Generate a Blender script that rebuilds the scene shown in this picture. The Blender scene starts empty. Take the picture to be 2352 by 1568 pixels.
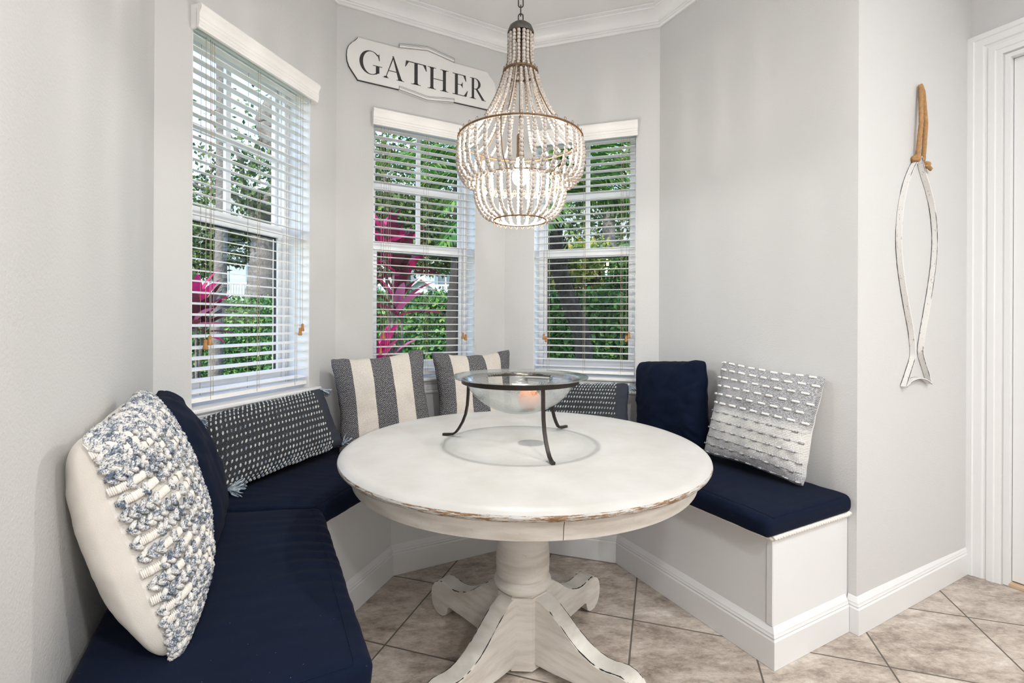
import bpy, math, random
from mathutils import Vector, Matrix, noise
random.seed(7)
sc = bpy.context.scene
col = sc.collection
PI = math.pi
R = math.radians

# ------------------------------------------------------------------ camera
CAM_H = 1.2
cam_d = bpy.data.cameras.new('camera')
cam_d.sensor_width = 36.0
cam_d.sensor_fit = 'HORIZONTAL'
cam_d.lens = 1100.0 / 2352.0 * 36.0
cam_d.shift_y = -46.0 / 2352.0
cam_d.clip_start = 0.02
cam_d.clip_end = 400
cam = bpy.data.objects.new('camera', cam_d)
col.objects.link(cam)
cam.matrix_world = Matrix.Translation((0, 0, CAM_H)) @ Matrix.Rotation(PI / 2, 4, 'X') @ Matrix.Rotation(0.0043, 4, 'Z')
sc.camera = cam

# ------------------------------------------------------------------ view + cycles switches
sc.view_settings.view_transform = 'Standard'
sc.view_settings.look = 'None'
sc.view_settings.gamma = 1.0
sc.view_settings.use_curve_mapping = False
sc.view_settings.exposure = 0.95
sc.cycles.use_denoising = True
sc.cycles.max_bounces = 10
sc.cycles.diffuse_bounces = 5
sc.cycles.transparent_max_bounces = 24
sc.cycles.sample_clamp_indirect = 6.0
sc.cycles.caustics_reflective = False
sc.cycles.caustics_refractive = False

# ------------------------------------------------------------------ world, sun, large lights
world = bpy.data.worlds.new('sky')
sc.world = world
world.use_nodes = True
wn = world.node_tree.nodes
wl = world.node_tree.links
wn.clear()
sky = wn.new('ShaderNodeTexSky')
sky.sky_type = 'NISHITA'
sky.sun_disc = False
sky.sun_elevation = R(50)
sky.sun_rotation = R(200)
sky.air_density = 1.0
sky.dust_density = 0.6
sky.ozone_density = 1.2
bg = wn.new('ShaderNodeBackground')
bg.inputs['Strength'].default_value = 0.42
# thin procedural cloud cover
tcw = wn.new('ShaderNodeTexCoord')
cn = wn.new('ShaderNodeTexNoise')
cn.inputs['Scale'].default_value = 3.0
cn.inputs['Detail'].default_value = 6.0
cr = wn.new('ShaderNodeValToRGB')
cr.color_ramp.elements[0].position = 0.52
cr.color_ramp.elements[1].position = 0.74
cm = wn.new('ShaderNodeMixRGB')
cm.inputs[2].default_value = (1.30, 1.40, 1.55, 1)
wl.new(tcw.outputs['Generated'], cn.inputs['Vector'])
wl.new(cn.outputs[0], cr.inputs[0])
wl.new(cr.outputs[0], cm.inputs[0])
wl.new(sky.outputs[0], cm.inputs[1])
wl.new(cm.outputs[0], bg.inputs['Color'])
wo = wn.new('ShaderNodeOutputWorld')
wl.new(bg.outputs[0], wo.inputs[0])


def lamp(name, kind, energy, loc, color=(1, 1, 1), size=0.1, size_y=None, aim=None, shape=None):
    d = bpy.data.lights.new(name, kind)
    d.energy = energy
    d.color = color
    if kind == 'AREA':
        d.shape = shape or ('RECTANGLE' if size_y else 'DISK')
        d.size = size
        if size_y:
            d.size_y = size_y
    elif kind == 'POINT':
        d.shadow_soft_size = size
    elif kind == 'SUN':
        d.angle = size
    o = bpy.data.objects.new(name, d)
    col.objects.link(o)
    o.location = loc
    if aim is not None:
        o.rotation_euler = (Vector(aim) - Vector(loc)).to_track_quat('-Z', 'Y').to_euler()
    return o


lamp('sun', 'SUN', 3.0, (-2, -6, 9), (1.0, 0.96, 0.9), R(1.5), aim=(1.6, 4, -1))
# unseen fill lamps added at ceiling height, behind and beside the camera
for lx, ly, e in ((0.55, -0.55, 17.5), (1.75, 0.05, 18), (1.0, -1.9, 21), (2.2, -1.4, 21)):
    lamp('ceiling_fill_light', 'AREA', e, (lx, ly, 2.985), (1.0, 0.99, 0.975), 0.17, aim=(lx, ly, 0))
# broad daylight-tinted fill added out of view; the back wall has no doors
lamp('back_fill_light', 'AREA', 52, (1.9, -2.55, 1.45), (0.97, 0.985, 1.0), 2.4, 2.2, aim=(0.4, 2.0, 1.3))

# ------------------------------------------------------------------ plan
Z3 = Vector((0, 0, 1))


def dirv(a):
    return Vector((math.sin(R(a)), math.cos(R(a)), 0))


uE, uB, uC, uD = dirv(-27.7), dirv(17.3), dirv(62.3), dirv(107.3)
AB = Vector((-1.2406, 1.6563, 0))
BC = Vector((-0.9516, 2.584, 0))
CD = Vector((-0.0474, 3.059, 0))
DE = Vector((0.8525, 2.779, 0))
EF = Vector((1.338, 1.854, 0))
FG = Vector((2.2026, 2.317, 0))
WALL = {'A': (AB, uE), 'B': (AB, uB), 'C': (BC, uC), 'D': (CD, uD), 'E': (DE, -uE), 'F': (EF, uC), 'G': (FG, -uE)}
LB, LC, LD, LE, LF = [(q - p).length for p, q in ((AB, BC), (BC, CD), (CD, DE), (DE, EF), (EF, FG))]


def nrm(u):
    return Vector((u.y, -u.x, 0))      # into the room


def frame(w):
    """local x = along the wall (to the right seen from the room), local y = out of the room, z up"""
    p, u = WALL[w]
    n = nrm(u)
    return Matrix(((u.x, -n.x, 0, p.x), (u.y, -n.y, 0, p.y), (0, 0, 1, 0), (0, 0, 0, 1)))


# ------------------------------------------------------------------ mesh builder
class MB:
    def __init__(self):
        self.v, self.f, self.m, self.uv = [], [], [], []

    def add(self, vs, fs, mi=0, uvs=None):
        b = len(self.v)
        self.v += [tuple(p) for p in vs]
        self.uv += list(uvs) if uvs else [(0.0, 0.0)] * len(vs)
        self.f += [tuple(b + i for i in q) for q in fs]
        self.m += [mi] * len(fs)

    def box(self, a, b, mi=0):
        x0, y0, z0 = a
        x1, y1, z1 = b
        vs = [(x, y, z) for x in (x0, x1) for y in (y0, y1) for z in (z0, z1)]
        self.add(vs, [(0, 1, 3, 2), (4, 6, 7, 5), (0, 4, 5, 1), (2, 3, 7, 6), (0, 2, 6, 4), (1, 5, 7, 3)], mi)

    def prism(self, poly, z0, z1, fn=None, mi=0):
        n = len(poly)
        fn = fn or (lambda a, b, c: (a, b, c))
        vs = [fn(p[0], p[1], z0) for p in poly] + [fn(p[0], p[1], z1) for p in poly]
        fs = [tuple(range(n))[::-1], tuple(range(n, 2 * n))] + [(i, (i + 1) % n, n + (i + 1) % n, n + i) for i in range(n)]
        self.add(vs, fs, mi)

    def tube(self, pts, r, n=8, closed=False, mi=0, flat=None, up=None):
        pts = [Vector(p) for p in pts]
        N = len(pts)
        rs = r if isinstance(r, (list, tuple)) else [r] * N
        T = []
        for i in range(N):
            if closed:
                t = pts[(i + 1) % N] - pts[i - 1]
            else:
                t = pts[min(i + 1, N - 1)] - pts[max(i - 1, 0)]
            T.append(t.normalized() if t.length > 1e-9 else Vector((0, 0, 1)))
        x = Vector(up) if up is not None else T[0].orthogonal()
        vs = []
        for i in range(N):
            x = (x - T[i] * x.dot(T[i]))
            x = x.normalized() if x.length > 1e-6 else T[i].orthogonal().normalized()
            y = T[i].cross(x)
            for k in range(n):
                a = 2 * PI * k / n
                ca, sa = math.cos(a), math.sin(a)
                if flat:
                    q = max(abs(ca), abs(sa))
                    if n == 4:
                        ca, sa = (1, 1, -1, -1)[k], (-1, 1, 1, -1)[k]
                    vs.append(pts[i] + x * ca * flat[0] * rs[i] + y * sa * flat[1] * rs[i])
                else:
                    vs.append(pts[i] + (x * ca + y * sa) * rs[i])
        fs = []
        for i in range(N if closed else N - 1):
            j = (i + 1) % N
            for k in range(n):
                l = (k + 1) % n
                fs.append((i * n + k, i * n + l, j * n + l, j * n + k))
        if not closed:
            fs.append(tuple(range(n))[::-1])
            fs.append(tuple((N - 1) * n + k for k in range(n)))
        self.add(vs, fs, mi)

    def lathe(self, prof, n=48, c=(0, 0, 0), a0=0.0, a1=None, mi=0):
        full = a1 is None
        a1 = a0 + 2 * PI if full else a1
        m = n if full else n + 1
        P = len(prof)
        vs, fs = [], []
        for i in range(m):
            a = a0 + (a1 - a0) * i / n
            for (r, z) in prof:
                vs.append((c[0] + r * math.cos(a), c[1] + r * math.sin(a), c[2] + z))
        for i in range(n):
            j = (i + 1) % m
            for k in range(P - 1):
                fs.append((i * P + k, j * P + k, j * P + k + 1, i * P + k + 1))
        if not full:
            fs.append(tuple(range(P)))
            fs.append(tuple((m - 1) * P + k for k in range(P))[::-1])
        self.add(vs, fs, mi)

    def ball(self, c, r, nu=10, nv=6, mi=0, axis=None, sq=None):
        c = Vector(c)
        rx, ry, rz = r if isinstance(r, (tuple, list)) else (r, r, r)
        q = Matrix.Identity(3)
        if axis is not None:
            q = Vector(axis).to_track_quat('Z', 'Y').to_matrix()
        vs = [c + q @ Vector((0, 0, rz))]
        for j in range(1, nv):
            t = PI * j / nv
            for i in range(nu):
                a = 2 * PI * i / nu
                vs.append(c + q @ Vector((rx * math.sin(t) * math.cos(a), ry * math.sin(t) * math.sin(a), rz * math.cos(t))))
        vs.append(c + q @ Vector((0, 0, -rz)))
        fs = []
        for i in range(nu):
            l = (i + 1) % nu
            fs.append((0, 1 + i, 1 + l))
            for j in range(nv - 2):
                b = 1 + j * nu
                fs.append((b + i, b + nu + i, b + nu + l, b + l))
            b = 1 + (nv - 2) * nu
            fs.append((b + i, len(vs) - 1, b + l))
        self.add(vs, fs, mi)

    def build(self, name, mats, parent=None, smooth=35, mw=None):
        me = bpy.data.meshes.new(name)
        me.from_pydata(self.v, [], self.f)
        mats = mats if isinstance(mats, (list, tuple)) else [mats]
        for m in mats:
            me.materials.append(m)
        if len(mats) > 1:
            me.polygons.foreach_set('material_index', self.m)
        if any(u != (0.0, 0.0) for u in self.uv):
            ul = me.uv_layers.new(name='UVMap')
            vi = [0] * len(me.loops)
            me.loops.foreach_get('vertex_index', vi)
            fl = []
            for i in vi:
                fl += self.uv[i]
            ul.data.foreach_set('uv', fl)
        if smooth:
            me.shade_smooth()
            if smooth < 180:
                me.set_sharp_from_angle(angle=R(smooth))
        me.update()
        o = bpy.data.objects.new(name, me)
        col.objects.link(o)
        if parent is not None:
            o.parent = parent
        elif mw is not None:
            o.matrix_world = mw
        return o


def tag(o, label=None, cat=None, group=None, kind=None):
    if label:
        o['label'] = label
    if cat:
        o['category'] = cat
    if group:
        o['group'] = group
    if kind:
        o['kind'] = kind
    return o


def empty(name, mw=None, loc=None):
    o = bpy.data.objects.new(name, None)
    o.empty_display_size = 0.1
    col.objects.link(o)
    if mw is not None:
        o.matrix_world = mw
    if loc is not None:
        o.location = loc
    return o


def miter_path(pts, d, closed=False):
    """offset a plan polyline to its right by d"""
    out = []
    N = len(pts)
    for i in range(N):
        ns = []
        if i > 0:
            ns.append(nrm((pts[i] - pts[i - 1]).normalized()))
        if i < N - 1:
            ns.append(nrm((pts[i + 1] - pts[i]).normalized()))
        m = ns[0] if len(ns) == 1 else (ns[0] + ns[1]) / (1 + ns[0].dot(ns[1]))
        out.append(pts[i] + m * d)
    return out


def sweep(mb, pts, prof, mi=0):
    rows = [miter_path(pts, d) for d, z in prof]
    P, N = len(prof), len(pts)
    vs = []
    for i in range(N):
        for k in range(P):
            q = rows[k][i]
            vs.append((q.x, q.y, prof[k][1]))
    fs = []
    for i in range(N - 1):
        for k in range(P):
            l = (k + 1) % P
            fs.append((i * P + k, i * P + l, (i + 1) * P + l, (i + 1) * P + k))
    fs.append(tuple(range(P)))
    fs.append(tuple((N - 1) * P + k for k in range(P))[::-1])
    mb.add(vs, fs, mi)


# ------------------------------------------------------------------ materials
class NT:
    def __init__(self, name):
        self.mat = bpy.data.materials.new(name)
        self.mat.use_nodes = True
        self.t = self.mat.node_tree
        self.t.nodes.clear()
        self.out = self.n('ShaderNodeOutputMaterial')

    def n(self, typ, **kw):
        nd = self.t.nodes.new(typ)
        for k, v in kw.items():
            setattr(nd, k, v)
        return nd

    def l(self, a, b):
        self.t.links.new(a, b)

    def val(self, sock, v):
        if hasattr(v, 'is_linked') or hasattr(v, 'links'):
            self.l(v, sock)
        else:
            sock.default_value = v

    def math(self, op, a, b=0.0, c=None, clamp=False):
        nd = self.n('ShaderNodeMath', operation=op)
        nd.use_clamp = clamp
        self.val(nd.inputs[0], a)
        self.val(nd.inputs[1], b)
        if c is not None:
            self.val(nd.inputs[2], c)
        return nd.outputs[0]

    def mix(self, f, a, b, mode='MIX'):
        nd = self.n('ShaderNodeMixRGB', blend_type=mode)
        self.val(nd.inputs[0], f)
        for i, c in ((1, a), (2, b)):
            self.val(nd.inputs[i], (*c, 1) if isinstance(c, tuple) and len(c) == 3 else c)
        return nd.outputs[0]

    def noise(self, vec, scale, detail=3, rough=0.5, dist=0.0):
        nd = self.n('ShaderNodeTexNoise')
        nd.inputs['Scale'].default_value = scale
        nd.inputs['Detail'].default_value = detail
        nd.inputs['Roughness'].default_value = rough
        nd.inputs['Distortion'].default_value = dist
        self.l(vec, nd.inputs['Vector'])
        return nd.outputs[0]

    def ramp(self, f, stops):
        nd = self.n('ShaderNodeValToRGB')
        el = nd.color_ramp.elements
        while len(el) < len(stops):
            el.new(0.5)
        for e, (p, c) in zip(el, stops):
            e.position = p
            e.color = (*c, 1) if len(c) == 3 else c
        self.l(f, nd.inputs[0])
        return nd.outputs[0]

    def scale(self, vec, s, rot=(0, 0, 0), loc=(0, 0, 0)):
        nd = self.n('ShaderNodeMapping')
        nd.inputs['Scale'].default_value = s
        nd.inputs['Rotation'].default_value = rot
        nd.inputs['Location'].default_value = loc
        self.l(vec, nd.inputs['Vector'])
        return nd.outputs[0]

    def obj(self):
        return self.n('ShaderNodeTexCoord').outputs['Object']

    def uv(self):
        return self.n('ShaderNodeTexCoord').outputs['UV']

    def sep(self, v):
        nd = self.n('ShaderNodeSeparateXYZ')
        self.l(v, nd.inputs[0])
        return nd.outputs

    def bsdf(self, colr, rough=0.5, metal=0.0, spec=0.5, bump=None, bstr=0.3, bdist=0.002, sheen=0.0, extra=None):
        b = self.n('ShaderNodeBsdfPrincipled')
        self.val(b.inputs['Base Color'], (*colr, 1) if isinstance(colr, tuple) and len(colr) == 3 else colr)
        self.val(b.inputs['Roughness'], rough)
        b.inputs['Metallic'].default_value = metal
        b.inputs['Specular IOR Level'].default_value = spec
        if sheen:
            b.inputs['Sheen Weight'].default_value = sheen
            b.inputs['Sheen Roughness'].default_value = 0.5
        if bump is not None:
            bp = self.n('ShaderNodeBump')
            bp.inputs['Strength'].default_value = bstr
            bp.inputs['Distance'].default_value = bdist
            self.l(bump, bp.inputs['Height'])
            self.l(bp.outputs[0], b.inputs['Normal'])
        self.l(b.outputs[0], self.out.inputs[0])
        return b


def simple(name, c, rough=0.5, metal=0.0, spec=0.5, var=0.0, vs=20, bs=0, bstr=0.2, bdist=0.001, sheen=0):
    t = NT(name)
    o = t.obj()
    cc = c
    if var:
        f = t.noise(o, vs, 4)
        cc = t.mix(f, tuple(x * (1 - var) for x in c), tuple(min(1, x * (1 + var)) for x in c))
    t.bsdf(cc, rough, metal, spec, t.noise(o, bs, 4) if bs else None, bstr, bdist, sheen)
    return t.mat


M = {}
M['wall'] = simple('wall_paint', (0.61, 0.61, 0.607), 0.75, spec=0.25, var=0.015, vs=3, bs=150, bstr=0.45, bdist=0.0028)
M['white'] = simple('white_trim_paint', (0.765, 0.77, 0.775), 0.32, spec=0.45, var=0.01, vs=6)
M['bench'] = simple('bench_paint', (0.735, 0.738, 0.742), 0.5, spec=0.35, var=0.02, vs=8, bs=120, bstr=0.15)
M['ceil'] = simple('ceiling_paint', (0.78, 0.78, 0.78), 0.85, spec=0.2, bs=120, bstr=0.4, bdist=0.0015)
M['vinyl'] = simple('white_vinyl', (0.90, 0.90, 0.90), 0.35)
M['blind'] = simple('blind_white', (0.88, 0.87, 0.85), 0.4, var=0.01)
M['cord'] = simple('cord', (0.42, 0.34, 0.25), 0.8)
M['tassel'] = simple('tassel_wood', (0.42, 0.20, 0.06), 0.5, var=0.25, vs=60)
M['gasket'] = simple('gasket', (0.02, 0.022, 0.022), 0.5)
M['dark'] = simple('blackened_iron', (0.028, 0.02, 0.016), 0.42, metal=0.4, var=0.3, vs=60)
M['chain'] = simple('chain_metal', (0.06, 0.055, 0.05), 0.45, metal=0.8)
M['black'] = simple('letter_black', (0.03, 0.03, 0.03), 0.6, var=0.6, vs=120)
M['rope'] = simple('jute_rope', (0.40, 0.23, 0.10), 0.9, var=0.35, vs=90, bs=300, bstr=0.6)
M['cotton'] = simple('cotton_rope', (0.80, 0.77, 0.73), 0.9, var=0.05, vs=90)
M['candle'] = simple('orange_candle', (0.80, 0.27, 0.10), 0.45, var=0.1, vs=20)
M['canvas'] = simple('canvas_back', (0.76, 0.72, 0.66), 0.9, var=0.04, vs=30, bs=500, bstr=0.4, bdist=0.0008)
M['linen'] = simple('white_back', (0.80, 0.78, 0.74), 0.9, var=0.03, vs=30, bs=500, bstr=0.3, bdist=0.0008)
M['tin'] = simple('aged_tin', (0.10, 0.09, 0.08), 0.5, metal=0.6, var=0.6, vs=120)


def m_navy(name, c=(0.0036, 0.0074, 0.0215)):
    t = NT(name)
    o = t.obj()
    f = t.noise(o, 9, 4)
    cc = t.mix(f, tuple(x * 0.8 for x in c), tuple(x * 1.25 for x in c))
    sp = t.n('ShaderNodeTexVoronoi')
    sp.inputs['Scale'].default_value = 38
    t.l(o, sp.inputs['Vector'])
    lint = t.math('LESS_THAN', sp.outputs['Distance'], 0.035)
    cc = t.mix(t.math('MULTIPLY', lint, 0.25), cc, (0.35, 0.38, 0.45))
    t.bsdf(cc, 0.9, spec=0.10, bump=t.noise(t.scale(o, (1, 1, 1)), 420, 2), bstr=0.25, bdist=0.0008, sheen=0.02)
    return t.mat


M['navy'] = m_navy('navy_canvas')


def m_floor():
    t = NT('floor_tile')
    geo = t.n('ShaderNodeNewGeometry').outputs['Position']
    P0 = Vector((1.8667, 1.9576, 0))
    T = 0.4345

    def coord(u):
        d = t.n('ShaderNodeVectorMath', operation='DOT_PRODUCT')
        t.l(geo, d.inputs[0])
        d.inputs[1].default_value = tuple(u / T)
        return t.math('SUBTRACT', d.outputs['Value'], P0.dot(u) / T)
    a, b = coord(uB), coord(uD)

    def edge(x):
        fr = t.math('FRACT', x)
        return t.math('MINIMUM', fr, t.math('SUBTRACT', 1.0, fr))
    e = t.math('MINIMUM', edge(a), edge(b))
    g = 0.0032 / T
    grout = t.math('LESS_THAN', e, g)
    # per tile random
    cx = t.n('ShaderNodeCombineXYZ')
    t.l(t.math('FLOOR', a), cx.inputs[0])
    t.l(t.math('FLOOR', b), cx.inputs[1])
    wn_ = t.n('ShaderNodeTexWhiteNoise')
    t.l(cx.outputs[0], wn_.inputs['Vector'])
    off = t.n('ShaderNodeVectorMath', operation='SCALE')
    t.l(wn_.outputs['Color'], off.inputs[0])
    off.inputs['Scale'].default_value = 7.0
    ad = t.n('ShaderNodeVectorMath', operation='ADD')
    t.l(geo, ad.inputs[0])
    t.l(off.outputs[0], ad.inputs[1])
    st = t.scale(ad.outputs[0], (1.0, 2.0, 1.0), (0, 0, R(-15)))
    n1 = t.math('ADD', t.math('MULTIPLY', t.noise(st, 5.0, 9, 0.72, 0.15), 0.62), t.math('MULTIPLY', t.noise(st, 34.0, 8, 0.78, 0.4), 0.38))
    n2 = t.noise(st, 30, 6, 0.75, 0.1)
    base = t.ramp(n1, [(0.37, (0.15, 0.118, 0.092)), (0.46, (0.37, 0.31, 0.26)), (0.54, (0.56, 0.495, 0.43)), (0.63, (0.76, 0.715, 0.66))])
    base = t.mix(t.math('MULTIPLY', t.math('SUBTRACT', n2, 0.3, clamp=True), 0.9), base, (0.62, 0.56, 0.52), 'MULTIPLY')
    base = t.mix(t.math('MULTIPLY', t.math('GREATER_THAN', n2, 0.60), 0.25), base, (0.75, 0.72, 0.68))
    base = t.mix(0.12, base, (0.52, 0.45, 0.40))
    c = t.mix(grout, base, (0.13, 0.115, 0.10))
    rg = t.mix(grout, (0.36, 0.36, 0.36), (0.9, 0.9, 0.9))
    ht = t.math('ADD', t.math('MULTIPLY', t.math('MINIMUM', e, 0.02), 40.0), t.math('MULTIPLY', n2, 0.18))
    t.bsdf(c, rg, spec=0.4, bump=ht, bstr=0.5, bdist=0.002)
    return t.mat


M['floor'] = m_floor()


def m_paintedwood(name, edge=False):
    t = NT(name)
    o = t.obj()
    n1 = t.noise(t.scale(o, (1, 1, 6)), 6, 5, 0.6)
    fine = t.noise(t.scale(o, (9, 60, 9), (0.3, 0.2, 0.4)), 6, 4, 0.7)
    c = t.ramp(n1, [(0.3, (0.54, 0.50, 0.445)), (0.52, (0.67, 0.64, 0.59)), (0.7, (0.73, 0.71, 0.67))])
    c = t.mix(t.math('MULTIPLY', t.math('GREATER_THAN', fine, 0.655), 0.16), c, (0.22, 0.16, 0.11))
    h = fine
    t.bsdf(c, 0.55, spec=0.35, bump=h, bstr=0.12, bdist=0.001)
    return t.mat


M['pwood'] = m_paintedwood('distressed_cream_paint')


def m_tabletop():
    t = NT('tabletop_paint')
    o = t.obj()
    s = t.sep(o)
    r = t.math('SQRT', t.math('ADD', t.math('MULTIPLY', s[0], s[0]), t.math('MULTIPLY', s[1], s[1])))
    ang = t.math('ARCTAN2', s[1], s[0])
    grain = t.noise(t.scale(o, (2, 22, 8)), 5, 5, 0.65)
    blot = t.noise(o, 5, 4, 0.6)
    c = t.ramp(blot, [(0.3, (0.455, 0.445, 0.42)), (0.55, (0.51, 0.505, 0.49)), (0.75, (0.55, 0.545, 0.535))])
    c = t.mix(t.math('MULTIPLY', t.math('GREATER_THAN', grain, 0.66), 0.08), c, (0.35, 0.29, 0.24))
    v = t.n('ShaderNodeCombineXYZ')
    t.l(t.math('MULTIPLY', ang, 9.0), v.inputs[0])
    t.l(t.math('MULTIPLY', s[2], 160.0), v.inputs[1])
    wear = t.noise(v.outputs[0], 1.7, 6, 0.72)
    big = t.noise(t.scale(v.outputs[0], (0.28, 0.05, 1)), 1.0, 2)
    thr = t.math('SUBTRACT', 0.69, t.math('MULTIPLY', big, 0.36))
    # wear only on the rounded edge itself
    band = t.math('MULTIPLY', t.math('GREATER_THAN', r, 0.6165), t.math('LESS_THAN', s[2], -0.0105))
    band = t.math('MULTIPLY', band, t.math('GREATER_THAN', s[2], -0.027))
    rim = t.math('MULTIPLY', t.math('GREATER_THAN', wear, thr), band)
    brown = t.mix(t.noise(o, 60, 3), (0.09, 0.045, 0.02), (0.34, 0.19, 0.08))
    c = t.mix(rim, c, brown)
    t.bsdf(c, 0.42, spec=0.4, bump=t.math('SUBTRACT', grain, t.math('MULTIPLY', rim, 1.5)), bstr=0.2, bdist=0.001)
    return t.mat


M['ttop'] = m_tabletop()


def m_thin_glass(name, tint, rough=0.0, bumpscale=0, refl=1.0, edge=None):
    t = NT(name)
    tr = t.n('ShaderNodeBsdfTransparent')
    tr.inputs[0].default_value = (*tint, 1)
    gl = t.n('ShaderNodeBsdfGlossy')
    gl.inputs['Roughness'].default_value = rough
    fr = t.n('ShaderNodeFresnel')
    fr.inputs[0].default_value = 1.5
    if bumpscale:
        bp = t.n('ShaderNodeBump')
        bp.inputs['Strength'].default_value = 0.35
        bp.inputs['Distance'].default_value = 0.006
        t.l(t.noise(t.obj(), bumpscale, 3, 0.6), bp.inputs['Height'])
        t.l(bp.outputs[0], gl.inputs['Normal'])
        t.l(bp.outputs[0], fr.inputs['Normal'])
    if edge:
        lw = t.n('ShaderNodeLayerWeight')
        lw.inputs[0].default_value = 0.35
        t.l(t.mix(lw.outputs['Facing'], tint, edge), tr.inputs[0])
    mx = t.n('ShaderNodeMixShader')
    t.l(t.math('MULTIPLY', fr.outputs[0], refl, clamp=True), mx.inputs[0])
    t.l(tr.outputs[0], mx.inputs[1])
    t.l(gl.outputs[0], mx.inputs[2])
    t.l(mx.outputs[0], t.out.inputs[0])
    return t.mat


M['pane'] = m_thin_glass('window_glass', (0.975, 0.98, 0.98), refl=0.8)
M['bowl'] = m_thin_glass('bowl_glass', (0.985, 0.992, 0.99), 0.05, 60, 0.6, (0.78, 0.86, 0.84))


def m_stripe():
    t = NT('striped_weave')
    s = t.sep(t.uv())
    u = t.math('ADD', s[0], t.math('MULTIPLY', t.math('SUBTRACT', t.noise(t.uv(), 60, 2), 0.5), 0.006))
    fr = t.math('FRACT', t.math('MULTIPLY', t.math('ADD', u, 0.0), 2.5))
    grey = t.math('LESS_THAN', fr, 0.5)
    # herringbone flecks
    hb = t.math('PINGPONG', t.math('MULTIPLY', s[0], 40.0), 1.0)
    w = t.math('SINE', t.math('MULTIPLY', t.math('ADD', t.math('MULTIPLY', s[1], 48.0), t.math('MULTIPLY', hb, 1.3)), 6.283))
    fl = t.noise(t.scale(t.uv(), (95, 60, 1)), 1.0, 3, 0.75)
    k = t.math('ADD', t.math('MULTIPLY', w, 0.13), fl)
    g = t.ramp(k, [(0.30, (0.028, 0.029, 0.036)), (0.52, (0.105, 0.105, 0.118)), (0.66, (0.30, 0.29, 0.285)), (0.8, (0.45, 0.43, 0.41))])
    cr_ = t.ramp(fl, [(0.3, (0.56, 0.51, 0.455)), (0.6, (0.70, 0.66, 0.60))])
    t.bsdf(t.mix(grey, cr_, g), 0.95, spec=0.15, bump=t.math('ADD', k, t.noise(t.uv(), 260, 2)), bstr=0.5, bdist=0.0015)
    return t.mat


M['stripe'] = m_stripe()


def m_weave():
    t = NT('dark_woven')
    s = t.sep(t.uv())
    a = t.math('SINE', t.math('MULTIPLY', s[0], 6.283 * 120))
    b = t.math('SINE', t.math('MULTIPLY', s[1], 6.283 * 58))
    k = t.math('MULTIPLY', a, b)
    f = t.noise(t.scale(t.uv(), (110, 60, 1)), 1.0, 2)
    c = t.mix(t.math('MULTIPLY', t.math('GREATER_THAN', k, 0.42), t.math('MULTIPLY', f, 0.95)), (0.008, 0.009, 0.013), (0.42, 0.44, 0.46))
    # denim-like end panel
    end = t.math('GREATER_THAN', s[0], 0.875)
    d = t.mix(t.math('GREATER_THAN', t.math('MULTIPLY', a, t.math('SINE', t.math('MULTIPLY', s[1], 400.0))), 0.2), (0.016, 0.02, 0.032), (0.10, 0.115, 0.14))
    c = t.mix(end, c, d)
    t.bsdf(c, 0.95, spec=0.15, bump=k, bstr=0.5, bdist=0.0015)
    return t.mat


M['weave'] = m_weave()


def m_yarn(name, stops, sc_=70):
    t = NT(name)
    o = t.obj()
    n1 = t.noise(t.scale(o, (1, 1, 1)), sc_, 1, 0.5)
    n2 = t.noise(t.scale(o, (0.5, 4.0, 4.0), (0, 0.3, 0.7)), sc_ * 1.6, 1)
    isl = t.n('ShaderNodeNewGeometry').outputs['Random Per Island']
    f = t.math('ADD', t.math('ADD', t.math('MULTIPLY', n1, 0.42), t.math('MULTIPLY', n2, 0.48)), t.math('MULTIPLY', isl, 0.10))
    t.bsdf(t.ramp(f, stops), 0.95, spec=0.15, bump=n2, bstr=0.5, bdist=0.0015)
    return t.mat


M['yarn'] = m_yarn('melange_yarn', [(0.38, (0.085, 0.11, 0.15)), (0.46, (0.24, 0.27, 0.32)), (0.53, (0.60, 0.59, 0.57)), (0.64, (0.74, 0.72, 0.69))])
M['cream'] = m_yarn('cream_yarn', [(0.3, (0.70, 0.665, 0.61)), (0.6, (0.80, 0.77, 0.72))])
M['fleck'] = m_yarn('fleck_yarn', [(0.36, (0.14, 0.19, 0.25)), (0.47, (0.40, 0.45, 0.49)), (0.60, (0.66, 0.67, 0.67))], 45)
M['tassy'] = m_yarn('tassel_yarn', [(0.36, (0.08, 0.12, 0.17)), (0.5, (0.30, 0.38, 0.45)), (0.62, (0.60, 0.65, 0.68))], 60)
M['tuftw'] = simple('white_tuft', (0.80, 0.79, 0.77), 0.95, bs=400, bstr=0.5)
M['tuftg'] = m_yarn('grey_tuft', [(0.38, (0.10, 0.11, 0.13)), (0.5, (0.40, 0.41, 0.43)), (0.62, (0.66, 0.66, 0.65))], 120)


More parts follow.
